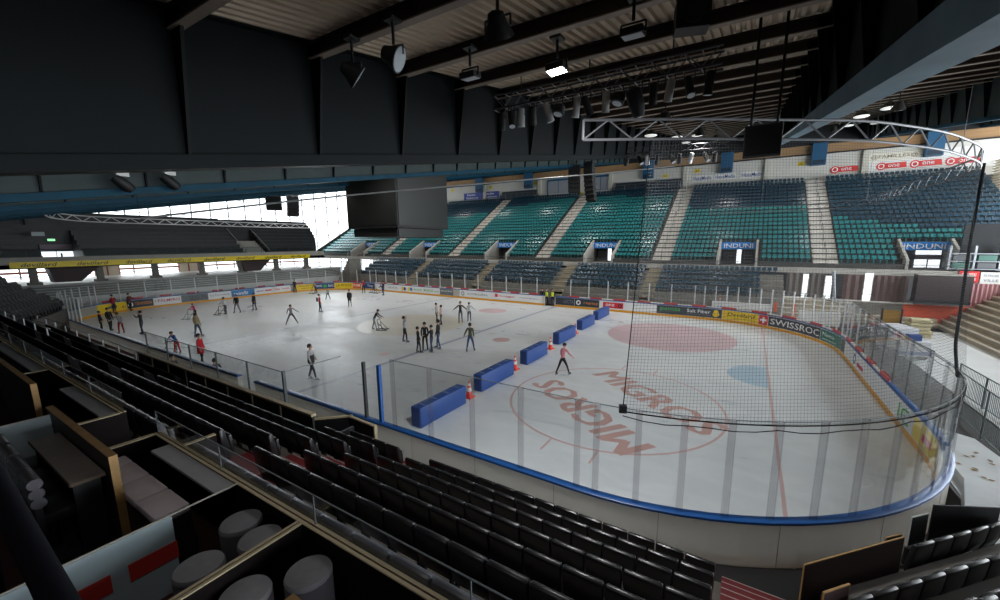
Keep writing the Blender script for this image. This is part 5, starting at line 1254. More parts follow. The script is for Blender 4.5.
edged('box_divider', 'low cream edged divider at the left end of the nearest boxes', (18.14, -22.06), (18.14, -21.46), BF_, 4.4, cat='divider')
edged('box_divider', 'low cream edged divider at the right end of the left boxes', (16.86, -21.98), (16.86, -21.46), BF_, 4.4, cat='divider')
edged('box_divider', 'farthest low cream edged divider at the left picture edge', (12.86, -21.96), (12.86, -21.46), BF_, 4.4, cat='divider')
edged('row_divider', 'short cream edged board before the parapet beside the top row seats', (18.0, -21.38), (18.0, -20.75), 3.15, 4.05, cat='divider')
for x0, x1, lab in ((18.1, 25.0, 'nearest boxes'), (6.0, 16.85, 'left boxes')):
    t = thing('parapet_glass', f'low glass guard with slim posts standing on the parapet of the {lab}', 'glass guard', (0, -21.40, 4.4)); x = x0; first = True; xs = [x0]
    n = round((x1-x0)/1.62)
    for k in range(n):
        a = x0+(x1-x0)*k/n; e = x0+(x1-x0)*(k+1)/n
        b = MB(); b.b2((a+0.012, -0.005, 0.0), (e-0.012, 0.005, 0.28)); b.build('pane', PANE, t)
        b = MB(); b.b2((a-0.005, -0.006, 0), (a+0.005, 0.006, 0.285)); b.build('post', mat('slim_post', (84, 90, 92), 0.5), t)
    b = MB(); b.b2((x0, -0.006, 0.28), (x1, 0.006, 0.288)); b.build('top_edge', mat('glass_edge', (120, 130, 134), 0.3), t)
SHELF = mat('shelf_grey', (176, 176, 180), 0.3, noise=0.06)
for x0, x1, lab in ((18.62, 20.24, 'nearest boxes'), (14.6, 16.8, 'left boxes'), (8.5, 12.8, 'leftmost box')):
    t = thing('drink_shelf', f'narrow grey shelf along the inside of the parapet, {lab}', 'shelf', (x0, -21.55, 4.375)); b = MB(); b.b2((0, -0.09, -0.02), (x1-x0, 0.092, 0.012)); b.build('top', SHELF, t, bevel=0.004); b = MB(); b.b2((0.1, 0.02, -0.2), (0.14, 0.08, -0.02)); b.b2((x1-x0-0.14, 0.02, -0.2), (x1-x0-0.1, 0.08, -0.02)); b.build('bracket', BLK2, t)
def wood_panel(x0, x1, y, z1, label):
    t = thing('seat_back_panel', label, 'panel', (x0, y, BF_)); L = x1-x0; b = MB(); b.b2((0, -0.03, 0), (L-0.002, 0.03, z1-BF_-0.002)); b.build('panel', mat('panel_brown_dark', (44, 36, 34), 0.6), t)
    b = MB(); b.b2((0, -0.034, z1-BF_-0.002), (L+0.002, 0.034, z1-BF_+0.012)); b.b2((L-0.002, -0.034, 0), (L+0.012, 0.034, z1-BF_+0.012)); b.build('wood_edge', WOODE, t)
wood_panel(16.75, 19.2, -22.08, 4.7, 'dark panel with thick wood edge behind the pale bench')
wood_panel(12.4, 15.25, -21.98, 4.7, 'dark panel with thick wood edge at the left picture edge')
wood_panel(22.4, 24.8, -22.1, 4.7, 'dark panel with wood edge beside the nearest poufs')
t = thing('cushioned_bench', 'pale grey cushioned bench in front of the wood-edged panel', 'bench', (17.9, -21.9, BF_))
for k in range(4): b = MB(); b.box((0.27+0.52*k, 0, 0.56), (0.5, 0.29, 0.10)); b.build('cushion', mat('cushion_pale', (220, 208, 214), 0.85, noise=0.06, nscale=6), t, bevel=0.03, smooth=True)
b = MB(); b.b2((0, -0.14, 0.02), (2.08, 0.14, 0.51)); b.build('base', BLK2, t)
t = thing('low_table', 'long dark grey table with wood edge in the left box', 'table', (18.2, -22.25, BF_))
b = MB(); b.box((0, 0, 0.84), (1.72, 0.25, 0.035)); b.build('tabletop', mat('table_grey', (150, 142, 138), 0.3, noise=0.12, nscale=3), t)
b = MB(); b.box((0, -0.127, 0.84), (1.72, 0.006, 0.036)); b.box((0.862, 0, 0.84), (0.006, 0.25, 0.036)); b.build('edge', mat('table_edge', (84, 68, 54), 0.6), t)
for q in (-0.75, 0.75): b = MB(); b.b2((q-0.03, -0.1, 0), (q+0.03, 0.1, 0.82)); b.build('leg', BLK2, t)
c0 = None
for k, x in enumerate((17.3, 17.8, 18.28, 18.72)):
    lab = f'black lounge chair with silvery ribbed back at the grey table, {ordn(4-k)} from the camera'
    if c0 is None:
        c0 = thing('lounge_chair', lab, 'chair', (x, -22.5, BF_), 0, 'lounge chairs at the grey table')
        b = MB(); b.box((0, 0.12, 0.52), (0.42, 0.36, 0.12)); b.build('seat', mat('leather_black', (30, 31, 34), 0.4), c0, bevel=0.03, smooth=True)
        b = MB()
        for j in range(3): b.cyl((-0.21, -0.07, 0.72+0.1*j), (0.21, -0.07, 0.72+0.1*j), 0.055, 10)
        b.build('backrest', mat('leather_silver', (78, 76, 82), 0.5, noise=0.1), c0, smooth=True)
        b = MB(); b.b2((-0.2, -0.05, 0), (0.2, 0.26, 0.04)); b.b2((-0.04, 0.06, 0.03), (0.04, 0.14, 0.46)); b.b2((-0.2, -0.1, 0.36), (0.2, -0.05, 0.7)); b.build('base', BLK2, c0)
    else: dup(c0, (x, -22.5, BF_), 0, lab)
p0 = None
for (x, y, lab) in ((21.84, -21.66, 'tall grey round pouf in the corner of the nearest box'), (21.62, -22.02, 'grey round pouf beside the wood-edged panel end'), (21.66, -22.45, 'grey round pouf at the bottom picture edge'),
                    (20.74, -21.64, 'dim grey pouf by the parapet, farther of the pair'), (21.12, -21.66, 'light grey pouf against the double cream divider'), (21.02, -22.08, 'grey pouf partly behind the frosted glass divider')):
    if p0 is None:
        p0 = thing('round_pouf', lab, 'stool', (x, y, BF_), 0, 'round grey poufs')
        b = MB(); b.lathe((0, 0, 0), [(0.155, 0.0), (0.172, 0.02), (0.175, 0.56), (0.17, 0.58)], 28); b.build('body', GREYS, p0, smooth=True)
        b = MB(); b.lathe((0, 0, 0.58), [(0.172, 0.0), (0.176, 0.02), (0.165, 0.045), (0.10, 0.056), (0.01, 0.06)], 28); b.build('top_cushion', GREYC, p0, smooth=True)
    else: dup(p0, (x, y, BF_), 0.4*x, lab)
t = thing('glass_divider', 'glass divider with frosted pale panel and red bars in the foreground', 'glass divider', (20.28, 0, BF_))
b = MB(); b.b2((-0.006, -23.4, 0), (0.006, -21.44, 0.74)); b.build('pane', PANE, t)
b = MB(); b.b2((-0.007, -23.4, 0.74), (0.007, -21.44, 0.752)); b.build('top_edge', mat('glass_edge_bright', (200, 196, 186), 0.3), t)
b = MB(); b.b2((0.008, -23.4, 0.0), (0.014, -22.0, 0.738)); b.build('frosted_panel', mat('frosted_film', (186, 204, 212), 0.5), t)
for y0, y1 in ((-22.33, -21.99), (-22.78, -22.44), (-23.2, -22.88)): b = MB(); b.b2((0.014, y0, 0.32), (0.017, y1, 0.485)); b.build('red_bar', mat('film_red', (214, 66, 58), 0.5), t)
t = thing('glass_divider', 'frosted glass divider left of the grey table', 'glass divider', (16.9, 0, BF_)); b = MB(); b.b2((-0.006, -23.4, 0), (0.006, -22.1, 0.98)); b.build('pane', mat('frosted_film', (186, 204, 212), 0.5), t); b = MB(); b.b2((-0.008, -23.4, 0.98), (0.008, -22.1, 0.992)); b.build('top_edge', mat('glass_edge_bright', (200, 196, 186), 0.3), t)
t = thing('hand_rail', 'dark out-of-focus handrail pole crossing the lower left corner', 'railing'); b = MB(); b.cyl((19.6, -22.9, 5.48), (22.9, -22.9, 5.04), 0.062, 14); b.build('pole', mat('pole_dark_blue', (15, 16, 23), 0.85, spec=0.08), t, smooth=True)
b = MB(); b.cyl((19.7, -22.9, 5.45), (19.7, -22.95, BF_), 0.03, 8); b.cyl((22.8, -22.9, 5.05), (22.8, -22.9, BF_), 0.03, 8); b.build('post', mat('pole_dark_blue', (15, 16, 23), 0.85, spec=0.08), t)
# ================================================================ PEOPLE
SKIN = mat('skin', (206, 160, 136), 0.55); EYE = mat('eye_dark', (30, 24, 22), 0.3); BLADE = mat('skate_blade', (190, 194, 198), 0.25, metal=0.8)
def cloth(rgb): return mat('cloth_%d_%d_%d' % rgb, rgb, 0.8)
def person(label, x, y, heading, top, legs, hair=(40, 30, 26), h=1.72, stride=0.09, spread=0.03, lean=0.0, armL=None, armR=None, helmet=None, boots=(36, 36, 40),
           sit=False, coat=False, hem=None, hat=None, z=0.0, cat='person', skates=True, bag=None, group=None, vest=None, knee=0.0):
    """heading: direction faced, degrees from +x.  Local frame: x right, y forward, z up; all joints scaled to height h"""
    s = h/1.72
    root = thing('person', label, cat, (x, y, z), rad(heading-90), group)
    sole = 0.07 if skates else 0.0
    hipz = 0.90*s+sole; 
    J = {}; V = []; E = []; Rr = []; Mi = []
    def node(p, r, m, parent=None):
        V.append(Vector(p)); Rr.append(r); Mi.append(m)
        if parent is not None: E.append((parent, len(V)-1))
        return len(V)-1
    if sit: hipz = 0.5*s
    lf = math.sin(lean); lc = math.cos(lean)
    def up(d, dx=0, f=0): return Vector((dx*s, lf*d*s+f*s, hipz+lc*d*s))
    TOP, LEG, SK, BT = 0, 1, 2, 3
    pel = node(Vector((0, 0, hipz)), 0.125*s, LEG)
    w = node(up(0.16), 0.130*s, TOP, pel); ch = node(up(0.36), 0.150*s, TOP, w); sh = node(up(0.50), 0.112*s, TOP, ch)
    nk = node(up(0.585), 0.052*s, SK, sh); hd = node(up(0.66, 0, 0.015), 0.082*s, SK, nk); hm = node(up(0.735, 0, 0.005), 0.098*s, SK, hd); ht = node(up(0.805, 0, -0.005), 0.07*s, SK, hm)
    hands = []
    for sd, arm in ((-1, armL), (1, armR)):
        arm = arm or ((0.045, 0.0, -0.27), (-0.01, 0.09, -0.24))
        a0 = node(up(0.50, sd*0.165), 0.062*s, TOP, sh)
        e = V[a0]+Vector((sd*arm[0][0], arm[0][1], arm[0][2]))*s; a1 = node(e, 0.055*s, TOP, a0)
        wv = e+Vector((sd*arm[1][0], arm[1][1], arm[1][2]))*s; a2 = node(wv, 0.038*s, TOP, a1)
        d = (wv-e).normalized(); a3 = node(wv+d*0.06*s, 0.033*s, SK, a2); hands.append((wv+d*0.085*s, d, sd))
    feet = []
    for sd in (-1, 1):
        l0 = node(Vector((sd*0.095*s, 0, hipz-0.06*s)), 0.095*s, LEG, pel)
        if sit:
            kn = Vector((sd*0.12*s, 0.42*s, 0.50*s)); an = Vector((sd*0.13*s, 0.44*s, 0.09*s+sole))
        else:
            f = sd*stride; an = Vector((sd*(0.09+spread)*s, f*s, 0.09*s+sole)); kn = (V[l0]+an)/2+Vector((0, (0.035+knee)*s, 0.02*s))
        k = node(kn, 0.062*s, LEG, l0); a = node(an, 0.046*s, LEG, k)
        hb = node(an+Vector((0, -0.02*s, -0.05*s)), 0.045*s, BT, a); node(an+Vector((sd*0.02*s, 0.16*s, -0.055*s)), 0.036*s, BT, hb); feet.append(an)
    me = bpy.data.meshes.new('body'); me.from_pydata(V, E, []); o = obj('body', me, root)
    md = o.modifiers.new('skin', 'SKIN'); md.use_smooth_shade = True; md.branch_smoothing = 0.6
    for i, sv in enumerate(me.skin_vertices[0].data): sv.radius = (Rr[i], Rr[i]*(0.8 if Mi[i] in (0,) and i < 4 else 1.0)); sv.use_root = (i == 0)
    s2 = o.modifiers.new('sub', 'SUBSURF'); s2.levels = 1; s2.render_levels = 1
    dg = bpy.context.evaluated_depsgraph_get(); nm = bpy.data.meshes.new_from_object(o.evaluated_get(dg))
    o.modifiers.clear(); o.data = nm; bpy.data.meshes.remove(me)
    nm.materials.clear()
    for m in (cloth(top), cloth(legs), SKIN, cloth(boots), EYE): nm.materials.append(m)
    segs = [(V[a], V[b], Mi[b]) for a, b in E]
    for p in nm.polygons:
        c = p.center; best = None
        for a, b, m in segs:
            ab = b-a; t = max(0, min(1, (c-a).dot(ab)/ab.length_squared)); d = (a+ab*t-c).length
            if best is None or d < best[0]: best = (d, m)
        p.material_index = best[1]; p.use_smooth = True
    # face, ears and fingers join the same body mesh
    bm = bmesh.new(); bm.from_mesh(nm)
    F = Vector((0, 1, 0)); hc = V[hm]
    def ball(c, r, mi, sc=(1, 1, 1)):
        g = bmesh.ops.create_icosphere(bm, subdivisions=1, radius=r, matrix=Matrix.Translation(c) @ Matrix.Diagonal((*sc, 1)))
        for f in {f for v in g['verts'] for f in v.link_faces}: f.material_index = mi; f.smooth = True
    for sd in (-1, 1):
        ball(hc+Vector((sd*0.034*s, 0.082*s, -0.005*s)), 0.014*s, 4); ball(hc+Vector((sd*0.098*s, 0.0, -0.02*s)), 0.024*s, 2, (0.5, 0.8, 1.2))
    ball(hc+Vector((0, 0.098*s, -0.035*s)), 0.019*s, 2, (0.8, 1, 1.3)); ball(hc+Vector((0, 0.086*s, -0.075*s)), 0.018*s, 4, (1.3, 0.5, 0.35))
    for hp, d, sd in hands:
        u = d.cross(Vector((1, 0, 0))); u = u.normalized() if u.length > 0.1 else Vector((0, 0, 1)); wv = d.cross(u)
        for q, ln in ((-1.5, 0.062), (-0.5, 0.074), (0.5, 0.07), (1.5, 0.055)):
            a = hp+u*q*0.016*s; m1 = a+d*ln*0.5*s; e = m1+(d*0.8+wv*0.45*sd).normalized()*ln*0.5*s
            for p0_, p1_, r0, r1 in ((a-d*0.02*s, m1, 0.0088, 0.0082), (m1, e, 0.0082, 0.0062)):
                dv = p1_-p0_; g = bmesh.ops.create_cone(bm, cap_ends=True, segments=5, radius1=r0*s, radius2=r1*s, depth=dv.length, matrix=Matrix.Translation((p0_+p1_)/2) @ dv.to_track_quat('Z', 'Y').to_matrix().to_4x4())
                for f in {f for v in g['verts'] for f in v.link_faces}: f.material_index = 2
        a = hp-d*0.05*s+u*0.026*s; e = a+(d*0.7+u*0.7).normalized()*0.055*s; dv = e-a
        g = bmesh.ops.create_cone(bm, cap_ends=True, segments=5, radius1=0.011*s, radius2=0.008*s, depth=dv.length, matrix=Matrix.Translation((a+e)/2) @ dv.to_track_quat('Z', 'Y').to_matrix().to_4x4())
        for f in {f for v in g['verts'] for f in v.link_faces}: f.material_index = 2
    bm.to_mesh(nm); bm.free()
    # hair, hat or helmet
    b = MB(); c = hc+Vector((0, -0.012*s, 0.012*s)); n = 14
    prof = [(0.112, -0.075), (0.118, -0.02), (0.112, 0.035), (0.088, 0.085), (0.05, 0.112), (0.005, 0.122)]
    if helmet: b.lathe(c, [(0.108*s, -0.02*s), (0.115*s, 0.01*s), (0.110*s, 0.05*s), (0.088*s, 0.095*s), (0.05*s, 0.122*s), (0.005, 0.128*s)], n); b.build('helmet', cloth(helmet), root, smooth=True)
    elif hat: b.lathe(c, [(0.104*s, -0.02*s), (0.109*s, 0.01*s), (0.104*s, 0.05*s), (0.082*s, 0.1*s), (0.045*s, 0.135*s), (0.005, 0.142*s)], n); b.build('hat', cloth(hat), root, smooth=True)
    else:
        for k, (r, zz) in enumerate(prof): pass
        b.lathe(c+Vector((0, -0.02*s, 0)), [(r*s*0.89, zz*s*0.98+0.012*s) for r, zz in prof], n); b.build('hair', cloth(hair), root, smooth=True)
    if coat or vest:
        b = MB(); zt = hipz+0.46*s*lc; col = cloth(vest or top)
        lo = hipz-(0.28 if coat else 0.02)*s
        b.lathe((0, lf*0.2*s, 0), [(0.185*s, lo), (0.175*s, hipz+0.05*s), (0.165*s, hipz+0.2*s), (0.172*s, hipz+0.36*s), (0.12*s, zt)], 14, Matrix.Diagonal((1.05, 0.82, 1))); b.build('safety_vest' if vest else 'coat', col, root, smooth=True)
    if hem: b = MB(); b.lathe((0, lf*0.2*s, 0), [(0.16*s, hipz-0.1*s), (0.175*s, hipz+0.02*s), (0.165*s, hipz+0.18*s), (0.15*s, hipz+0.3*s)], 14, Matrix.Diagonal((1.08, 0.85, 1))); b.build('jacket', cloth(hem), root, smooth=True)
    if bag: b = MB(); b.box(up(0.33, 0, -0.2), (0.28*s, 0.16*s, 0.4*s)); b.build('backpack', cloth(bag), root, bevel=0.04, smooth=True)
    if skates:
        for an in feet:
            b = MB(); b.box((an.x, an.y+0.06*s, an.z-0.125*s), (0.012, 0.28*s, 0.05)); b.box((an.x, an.y-0.02*s, an.z-0.105*s), (0.03, 0.03, 0.04)); b.box((an.x, an.y+0.13*s, an.z-0.105*s), (0.03, 0.03, 0.04)); b.build('skate_blade', BLADE, root)
    return root
DOWN = None
FWD = ((0.05, 0.16, -0.22), (0.0, 0.22, -0.06)); PUSH = ((0.06, 0.14, -0.22), (-0.02, 0.24, -0.12)); OUT = ((0.20, 0.0, -0.18), (0.18, 0.04, -0.13)); BACK = ((0.08, -0.14, -0.22), (0.06, -0.12, -0.2))
UPF = ((0.14, 0.10, -0.12), (-0.02, 0.12, 0.2)); POCK = ((0.12, -0.02, -0.25), (-0.06, 0.12, -0.16)); CROSS = ((0.05, 0.08, -0.25), (-0.18, 0.16, 0.04))
AIDM = mat('aid_dark', (34, 40, 44), 0.45, metal=0.3); AIDL = mat('aid_light', (168, 174, 178), 0.4, metal=0.4)
def aid(x, y, heading, label, m=AIDM):
    """tubular skating aid: two runners, uprights and a push bar"""
    t = thing('skating_aid', label, 'skating aid', (x, y, 0), rad(heading-90), 'skating aids')
    for sx in (-0.3, 0.3):
        b = MB(); b.tube([(sx, -0.35, 0.03), (sx, 0.42, 0.03), (sx, 0.5, 0.1)], 0.025, 6); b.build('runner', m, t, smooth=True)
        b = MB(); b.tube([(sx, -0.1, 0.04), (sx, -0.22, 0.86)], 0.022, 6); b.tube([(sx, 0.36, 0.04), (sx, -0.18, 0.62)], 0.02, 6); b.build('upright', m, t, smooth=True)
    b = MB(); b.tube([(-0.3, -0.22, 0.86), (0.3, -0.22, 0.86)], 0.025, 6); b.build('push_bar', m, t, smooth=True)
    b = MB(); b.tube([(-0.3, 0.36, 0.06), (0.3, 0.36, 0.06)], 0.02, 6); b.tube([(-0.3, -0.14, 0.4), (0.3, -0.14, 0.4)], 0.02, 6); b.build('cross_bar', m, t, smooth=True)
    return t
BK = (30, 31, 34); JN = (64, 86, 120); NV = (36, 42, 60); GY = (150, 150, 154); WH = (206, 206, 204); RD = (178, 34, 44); DG = (70, 70, 74)
person('person in red top standing against the yellow advert at far left boards', -29.0, -10.4, 20, (160, 40, 46), NV, h=1.75, spread=0.03, armL=CROSS)
person('person in dark red patterned jacket leaning on boards beside the yellow advert', -29.4, -9.1, 40, (92, 40, 40), BK, h=1.72, spread=0.12, armL=OUT)
person('person in black jacket at the near left boards, left of a close pair', -18.9, -13.7, 60, BK, BK, h=1.5, hat=BK)
person('person in black jacket at the near left boards, right of a close pair', -18.4, -13.3, 30, BK, BK, h=1.75)
person('person in white jacket with black sleeves and red trousers leaning by near left boards', -16.4, -13.2, 320, (176, 178, 184), (160, 36, 46), h=1.6, lean=0.35, armR=OUT, hat=BK)
person('person in dark clothes standing alone, hands raised to the chest, left part of ice', -14.6, -12.5, 230, (48, 48, 50), (52, 66, 80), h=1.72, armL=UPF, armR=UPF)
person('person in pink jacket pushing a pale skating aid', -19.0, -7.5, 290, (222, 42, 126), BK, h=1.3, lean=0.3, armL=PUSH, armR=PUSH, helmet=(40, 34, 36)); aid(-18.8, -8.05, 290, 'pale skating aid pushed by the person in pink', AIDL)
person('person in beige jacket and jeans skating behind the person in pink', -9.8, -10.8, 120, (186, 168, 132), (84, 100, 116), h=1.72, stride=0.2, spread=0.0, hair=(60, 44, 36))
person('child in blue jacket and red trousers bent over a dark skating aid', -5.8, -13.4, 300, (44, 96, 170), (206, 66, 54), h=1.45, lean=0.5, armL=PUSH, armR=PUSH, helmet=(46, 40, 38)); aid(-5.55, -13.85, 300, 'dark skating aid held by the child in blue and red')
person('person in long red jacket standing close to the near boards', -1.7, -13.7, 40, (196, 30, 46), BK, h=1.72, coat=True, hair=(34, 28, 28))
person('person in white jacket pushing a dark skating aid toward the left boards', -18.6, -5.2, 200, (196, 198, 202), (74, 78, 84), h=1.6, lean=0.2, armL=PUSH, armR=PUSH); aid(-18.9, -5.55, 200, 'dark skating aid pushed by the person in white')
person('person in black jacket and grey trousers gliding with feet apart beside a white-jacketed person', -18.5, -4.25, 300, BK, (112, 112, 116), h=1.75, spread=0.14)
person('person in dark hooded coat standing alone left of the wide-stance skater', -18.6, -2.6, 280, (42, 44, 50), (80, 80, 86), h=1.7, coat=True, hat=(42, 44, 50))
person('person in grey hoodie with a wide bent-knee stance', -8.2, -4.8, 330, (146, 142, 146), (74, 74, 80), h=1.7, lean=0.35, spread=0.34, stride=0.1, armL=OUT, armR=BACK, knee=0.06)
person('person in red jacket with dark backpack standing with back half turned', -11.6, 0.0, 60, (176, 30, 44), (52, 58, 72), h=1.75, bag=(40, 36, 40), hair=(60, 30, 30))
person('small skater in white top and dark trousers beyond the red jacket', -19.2, 6.0, 300, (170, 176, 180), (48, 52, 66), h=1.35, spread=0.18, helmet=(60, 66, 72))
person('person in long dark coat skating toward the camera', -12.0, 3.7, 310, (36, 38, 48), BK, h=1.78, coat=True, spread=0.02, stride=0.08, hair=(90, 62, 44))
person('person in dark clothes against the far boards left of the yellow advert', -29.5, 8.0, 300, (34, 38, 46), (40, 42, 50), h=1.7)
person('child bent over a skating aid in front of the navy advert', -26.3, 9.0, 290, (40, 60, 110), BK, h=1.3, lean=0.6, armL=PUSH, armR=PUSH, helmet=BK); aid(-26.1, 8.5, 290, 'dark skating aid of the child near the navy advert')
person('person in red top with arms folded at the far left curve', -20.6, 12.3, 300, (170, 36, 44), BK, h=1.75, armL=CROSS, armR=CROSS, hair=(70, 40, 30))
aid(-19.9, 13.2, 250, 'dark skating aid parked by the far boards, left of two'); aid(-18.9, 13.0, 20, 'dark skating aid parked by the far boards, right of two')
person('child in navy suit bending over aids parked by the far boards', -18.4, 13.6, 200, (36, 52, 90), (36, 52, 90), h=1.2, lean=0.5, armL=PUSH, armR=PUSH, helmet=(40, 60, 110))
person('person in dark clothes standing right of the parked skating aids', -16.2, 11.9, 200, (36, 40, 58), (52, 66, 112), h=1.8, hair=(80, 56, 40))
person('person in dark jacket and jeans leaning onto a skating aid at centre ice', -0.6, -2.6, 30, (40, 42, 52), (136, 142, 152), h=1.65, lean=0.55, armL=PUSH, armR=PUSH, helmet=(40, 40, 44), stride=0.2); aid(-0.05, -2.35, 30, 'dark skating aid at centre ice')
person('person in pale grey shirt and black trousers lifting a hand to the head', 4.5, -4.25, 60, (172, 176, 186), (44, 44, 48), h=1.75, armR=((0.2, 0.05, 0.12), (-0.06, 0.02, 0.2)), spread=0.08, hair=(40, 32, 30))
person('person in dark green jacket, leftmost of a standing group of four', 7.25, -5.75, 60, (44, 48, 46), (56, 60, 60), h=1.6, hair=(46, 34, 30))
person('person in dark jacket at the back of a standing group of four', 7.2, -5.1, 300, (38, 40, 44), BK, h=1.75, hat=(34, 34, 38))
person('person in navy jacket and jeans, third in a standing group of four', 7.85, -5.2, 200, (34, 38, 50), (60, 74, 108), h=1.65, hat=(52, 54, 58), armL=FWD)
person('tall person in black top and jeans, rightmost of a standing group of four', 7.7, -4.4, 200, (32, 33, 38), (66, 84, 116), h=1.85, stride=0.15, hair=(36, 28, 26))
person('person in olive jacket and jeans gliding alone before the blue barriers', 9.9, -3.9, 110, (84, 88, 66), (60, 86, 124), h=1.78, stride=0.16, spread=0.1, armL=BACK, armR=BACK)
person('person with long dark hair in white top, left of a chatting pair', 1.9, 1.9, 20, (190, 182, 178), (52, 54, 66), h=1.65, hair=(44, 32, 28))
person('person with long brown hair in pale top, right of a chatting pair', 2.8, 1.45, 200, (196, 176, 164), (62, 64, 72), h=1.6, hair=(70, 46, 36))
person('person in black top with arms spread holding a hand beside a white-topped skater', 3.7, 2.9, 300, (42, 36, 40), (96, 96, 102), h=1.78, armL=OUT, armR=OUT)
person('person in white top and dark trousers holding hands with the person in black', 3.95, 3.8, 300, (198, 200, 202), (58, 66, 80), h=1.6, armL=OUT, helmet=(64, 66, 70))
person('person in white shoulders and black jacket skating with bent arm nearest the bench', 6.05, -12.0, 30, (186, 186, 188), (42, 42, 46), h=1.75, stride=0.22, spread=0.0, armL=POCK, armR=None, hair=(40, 30, 28), boots=(196, 196, 198), hem=(44, 44, 48))
person('person in pink jacket and black leggings leaning into a stride by the barriers', 16.75, -5.05, 75, (212, 140, 150), (34, 34, 38), h=1.62, lean=0.2, stride=0.26, spread=0.16, armR=OUT, hair=(40, 30, 30), helmet=(44, 38, 40))
person('person in black jacket sitting at the open gate of the near boards', 2.6, -14.75, 160, (40, 42, 46), (60, 62, 66), h=1.65, sit=True, lean=0.25, hair=(40, 34, 32), armL=FWD, armR=FWD)
person('person in dark jacket seated on the bench behind the near boards', 1.2, -15.9, 30, (38, 42, 52), (40, 46, 66), h=1.65, sit=True, z=0.3, hair=(36, 30, 28))
person('person in yellow safety vest at the far board opening, left of two', 5.5, 15.9, 290, (40, 42, 46), NV, h=1.75, vest=(214, 226, 50), skates=False)
person('person in yellow safety vest at the far board opening, right of two', 6.1, 16.1, 300, (40, 42, 46), (40, 60, 120), h=1.75, vest=(214, 226, 50), skates=False)
person('person in black clothes behind the far board opening left of the safety vests', 4.75, 16.3, 290, BK, BK, h=1.7, skates=False)
person('person in pale blue jeans sitting on the steps behind the far glass', 22.6, 16.9, 280, (120, 84, 90), (120, 170, 210), h=1.7, sit=True, z=0.55, skates=False, hair=(130, 84, 60))
# ================================================================ LIGHT, CAMERA, VIEW
w = bpy.data.worlds.new('World'); S.world = w; w.use_nodes = True
nt = w.node_tree; bg = nt.nodes['Background']; bg.inputs['Color'].default_value = (0.93, 0.97, 1.0, 1); bg.inputs['Strength'].default_value = 3.0
def area(name, loc, rot, sx, sy, power, col=(1, 1, 1), spread=180):
    l = bpy.data.lights.new(name, 'AREA'); l.shape = 'RECTANGLE'; l.size = sx; l.size_y = sy; l.energy = power; l.color = col; l.spread = rad(spread)
    o = bpy.data.objects.new(name, l); COL.objects.link(o); o.location = loc; o.rotation_euler = rot; return o
# daylight entering through the glazed end walls
area('daylight_left', (-51, 12, 7), (0, -PI/2, 0), 13, 54, 16000, (0.93, 0.97, 1.0))
area('daylight_right', (51, 17, 8.5), (0, PI/2, 0), 16, 42, 22000, (0.93, 0.97, 1.0))
# grid of lit high-bay lamps, added to light the ice and far stand evenly
for i, lx in enumerate((-26.25, -16.75, -7.25, 2.25, 11.75, 21.25, 30.75)):
    for j, ly in enumerate((-5.5, 6, 17, 28)):
        lz = gz(ly)+GD-1.3
        ld = bpy.data.lights.new('high_bay_fill', 'AREA'); ld.shape = 'DISK'; ld.size = 0.7; ld.energy = (85, 215, 215, 230)[j]*(0.7 if i > 4 else 1.0); ld.color = (1.0, 0.96, 0.905); ld.spread = rad(140)
        lo = bpy.data.objects.new('high_bay_fill', ld); COL.objects.link(lo); lo.location = (lx, ly, lz-0.22); lo.rotation_euler = (0.4 if j < 3 else 0.15, 0, 0)
        floodlight((lx, ly, lz), f'added round high-bay roof lamp, {ordn(i+1)} bay from the far end, {ordn(j+1)} up the slope', 'round', (0, 0.39, -0.92), hang=0.5, glow=1)
area('daylight_right_near', (51, -20, 3.2), (0, PI/2, 0), 5.6, 24, 4500, (0.93, 0.97, 1.0))
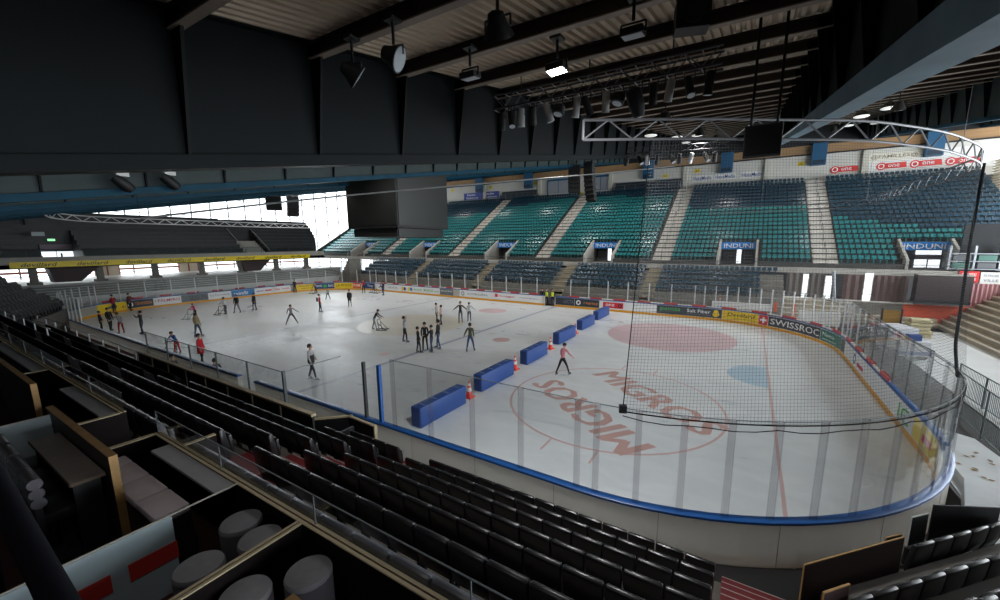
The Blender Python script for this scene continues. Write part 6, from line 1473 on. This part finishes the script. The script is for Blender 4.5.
# fill lamp added out of view to brighten the boxes
t = thing('box_fill_lamp', 'added fill lamp, unseen, under the roof above the foreground boxes', 'lamp', (21.9, -22.6, 8.6))
b = MB(); b.lathe((0, 0, 0), [(0.2, 0.12), (0.3, 0.02), (0.3, 0.0), (0.27, -0.01)], 20); b.cyl((0, 0, 0.1), (0, 0, 1.3), 0.02, 6); b.build('housing', BLK2, t, smooth=True)
b = MB(); b.lathe((0, 0, 0), [(0.26, -0.012), (0.2, -0.03), (0.01, -0.04)], 20); b.build('diffuser', emis('fill_lamp_glow', (255, 246, 232), 1.5), t, smooth=True)
ld = bpy.data.lights.new('box_fill_light', 'AREA'); ld.shape = 'DISK'; ld.size = 0.5; ld.energy = 14; ld.color = (1.0, 0.96, 0.92)
lo = bpy.data.objects.new('box_fill_light', ld); COL.objects.link(lo); lo.location = (21.9, -22.6, 8.52)
l = bpy.data.lights.new('lit_flood', 'SPOT'); l.energy = 1900; l.spot_size = rad(150); l.spot_blend = 1.0; l.shadow_soft_size = 0.2
o = bpy.data.objects.new('lit_flood', l); COL.objects.link(o); o.location = (21.6, -16.6, 9.6); o.rotation_euler = (0.42, 0, 0.1)
cam = bpy.data.cameras.new('Camera'); cam.sensor_width = 36.0; cam.sensor_fit = 'HORIZONTAL'; cam.lens = 36.0*393.1/1000.0
cam.shift_x = -17.0/1000; cam.shift_y = 7.8/1000; cam.clip_end = 300; cam.clip_start = 0.05
co = bpy.data.objects.new('Camera', cam); COL.objects.link(co)
yaw, pitch, roll = 2.103, -0.166, -0.002
f = Vector((math.cos(pitch)*math.cos(yaw), math.cos(pitch)*math.sin(yaw), math.sin(pitch))); r = Vector((math.sin(yaw), -math.cos(yaw), 0)); u = r.cross(f)
c_, s_ = math.cos(roll), math.sin(roll); r2 = c_*r+s_*u; u2 = -s_*r+c_*u
M4 = Matrix((r2, u2, -f)).transposed().to_4x4(); M4.translation = CAMP
co.matrix_world = M4; S.camera = co
S.view_settings.view_transform = 'Standard'; S.view_settings.look = 'None'; S.view_settings.gamma = 1.0; S.view_settings.use_curve_mapping = False; S.view_settings.exposure = 0.0
S.cycles.use_denoising = True; S.cycles.max_bounces = 8; S.cycles.transparent_max_bounces = 24; S.cycles.sample_clamp_indirect = 6.0; S.cycles.caustics_reflective = False; S.cycles.caustics_refractive = False
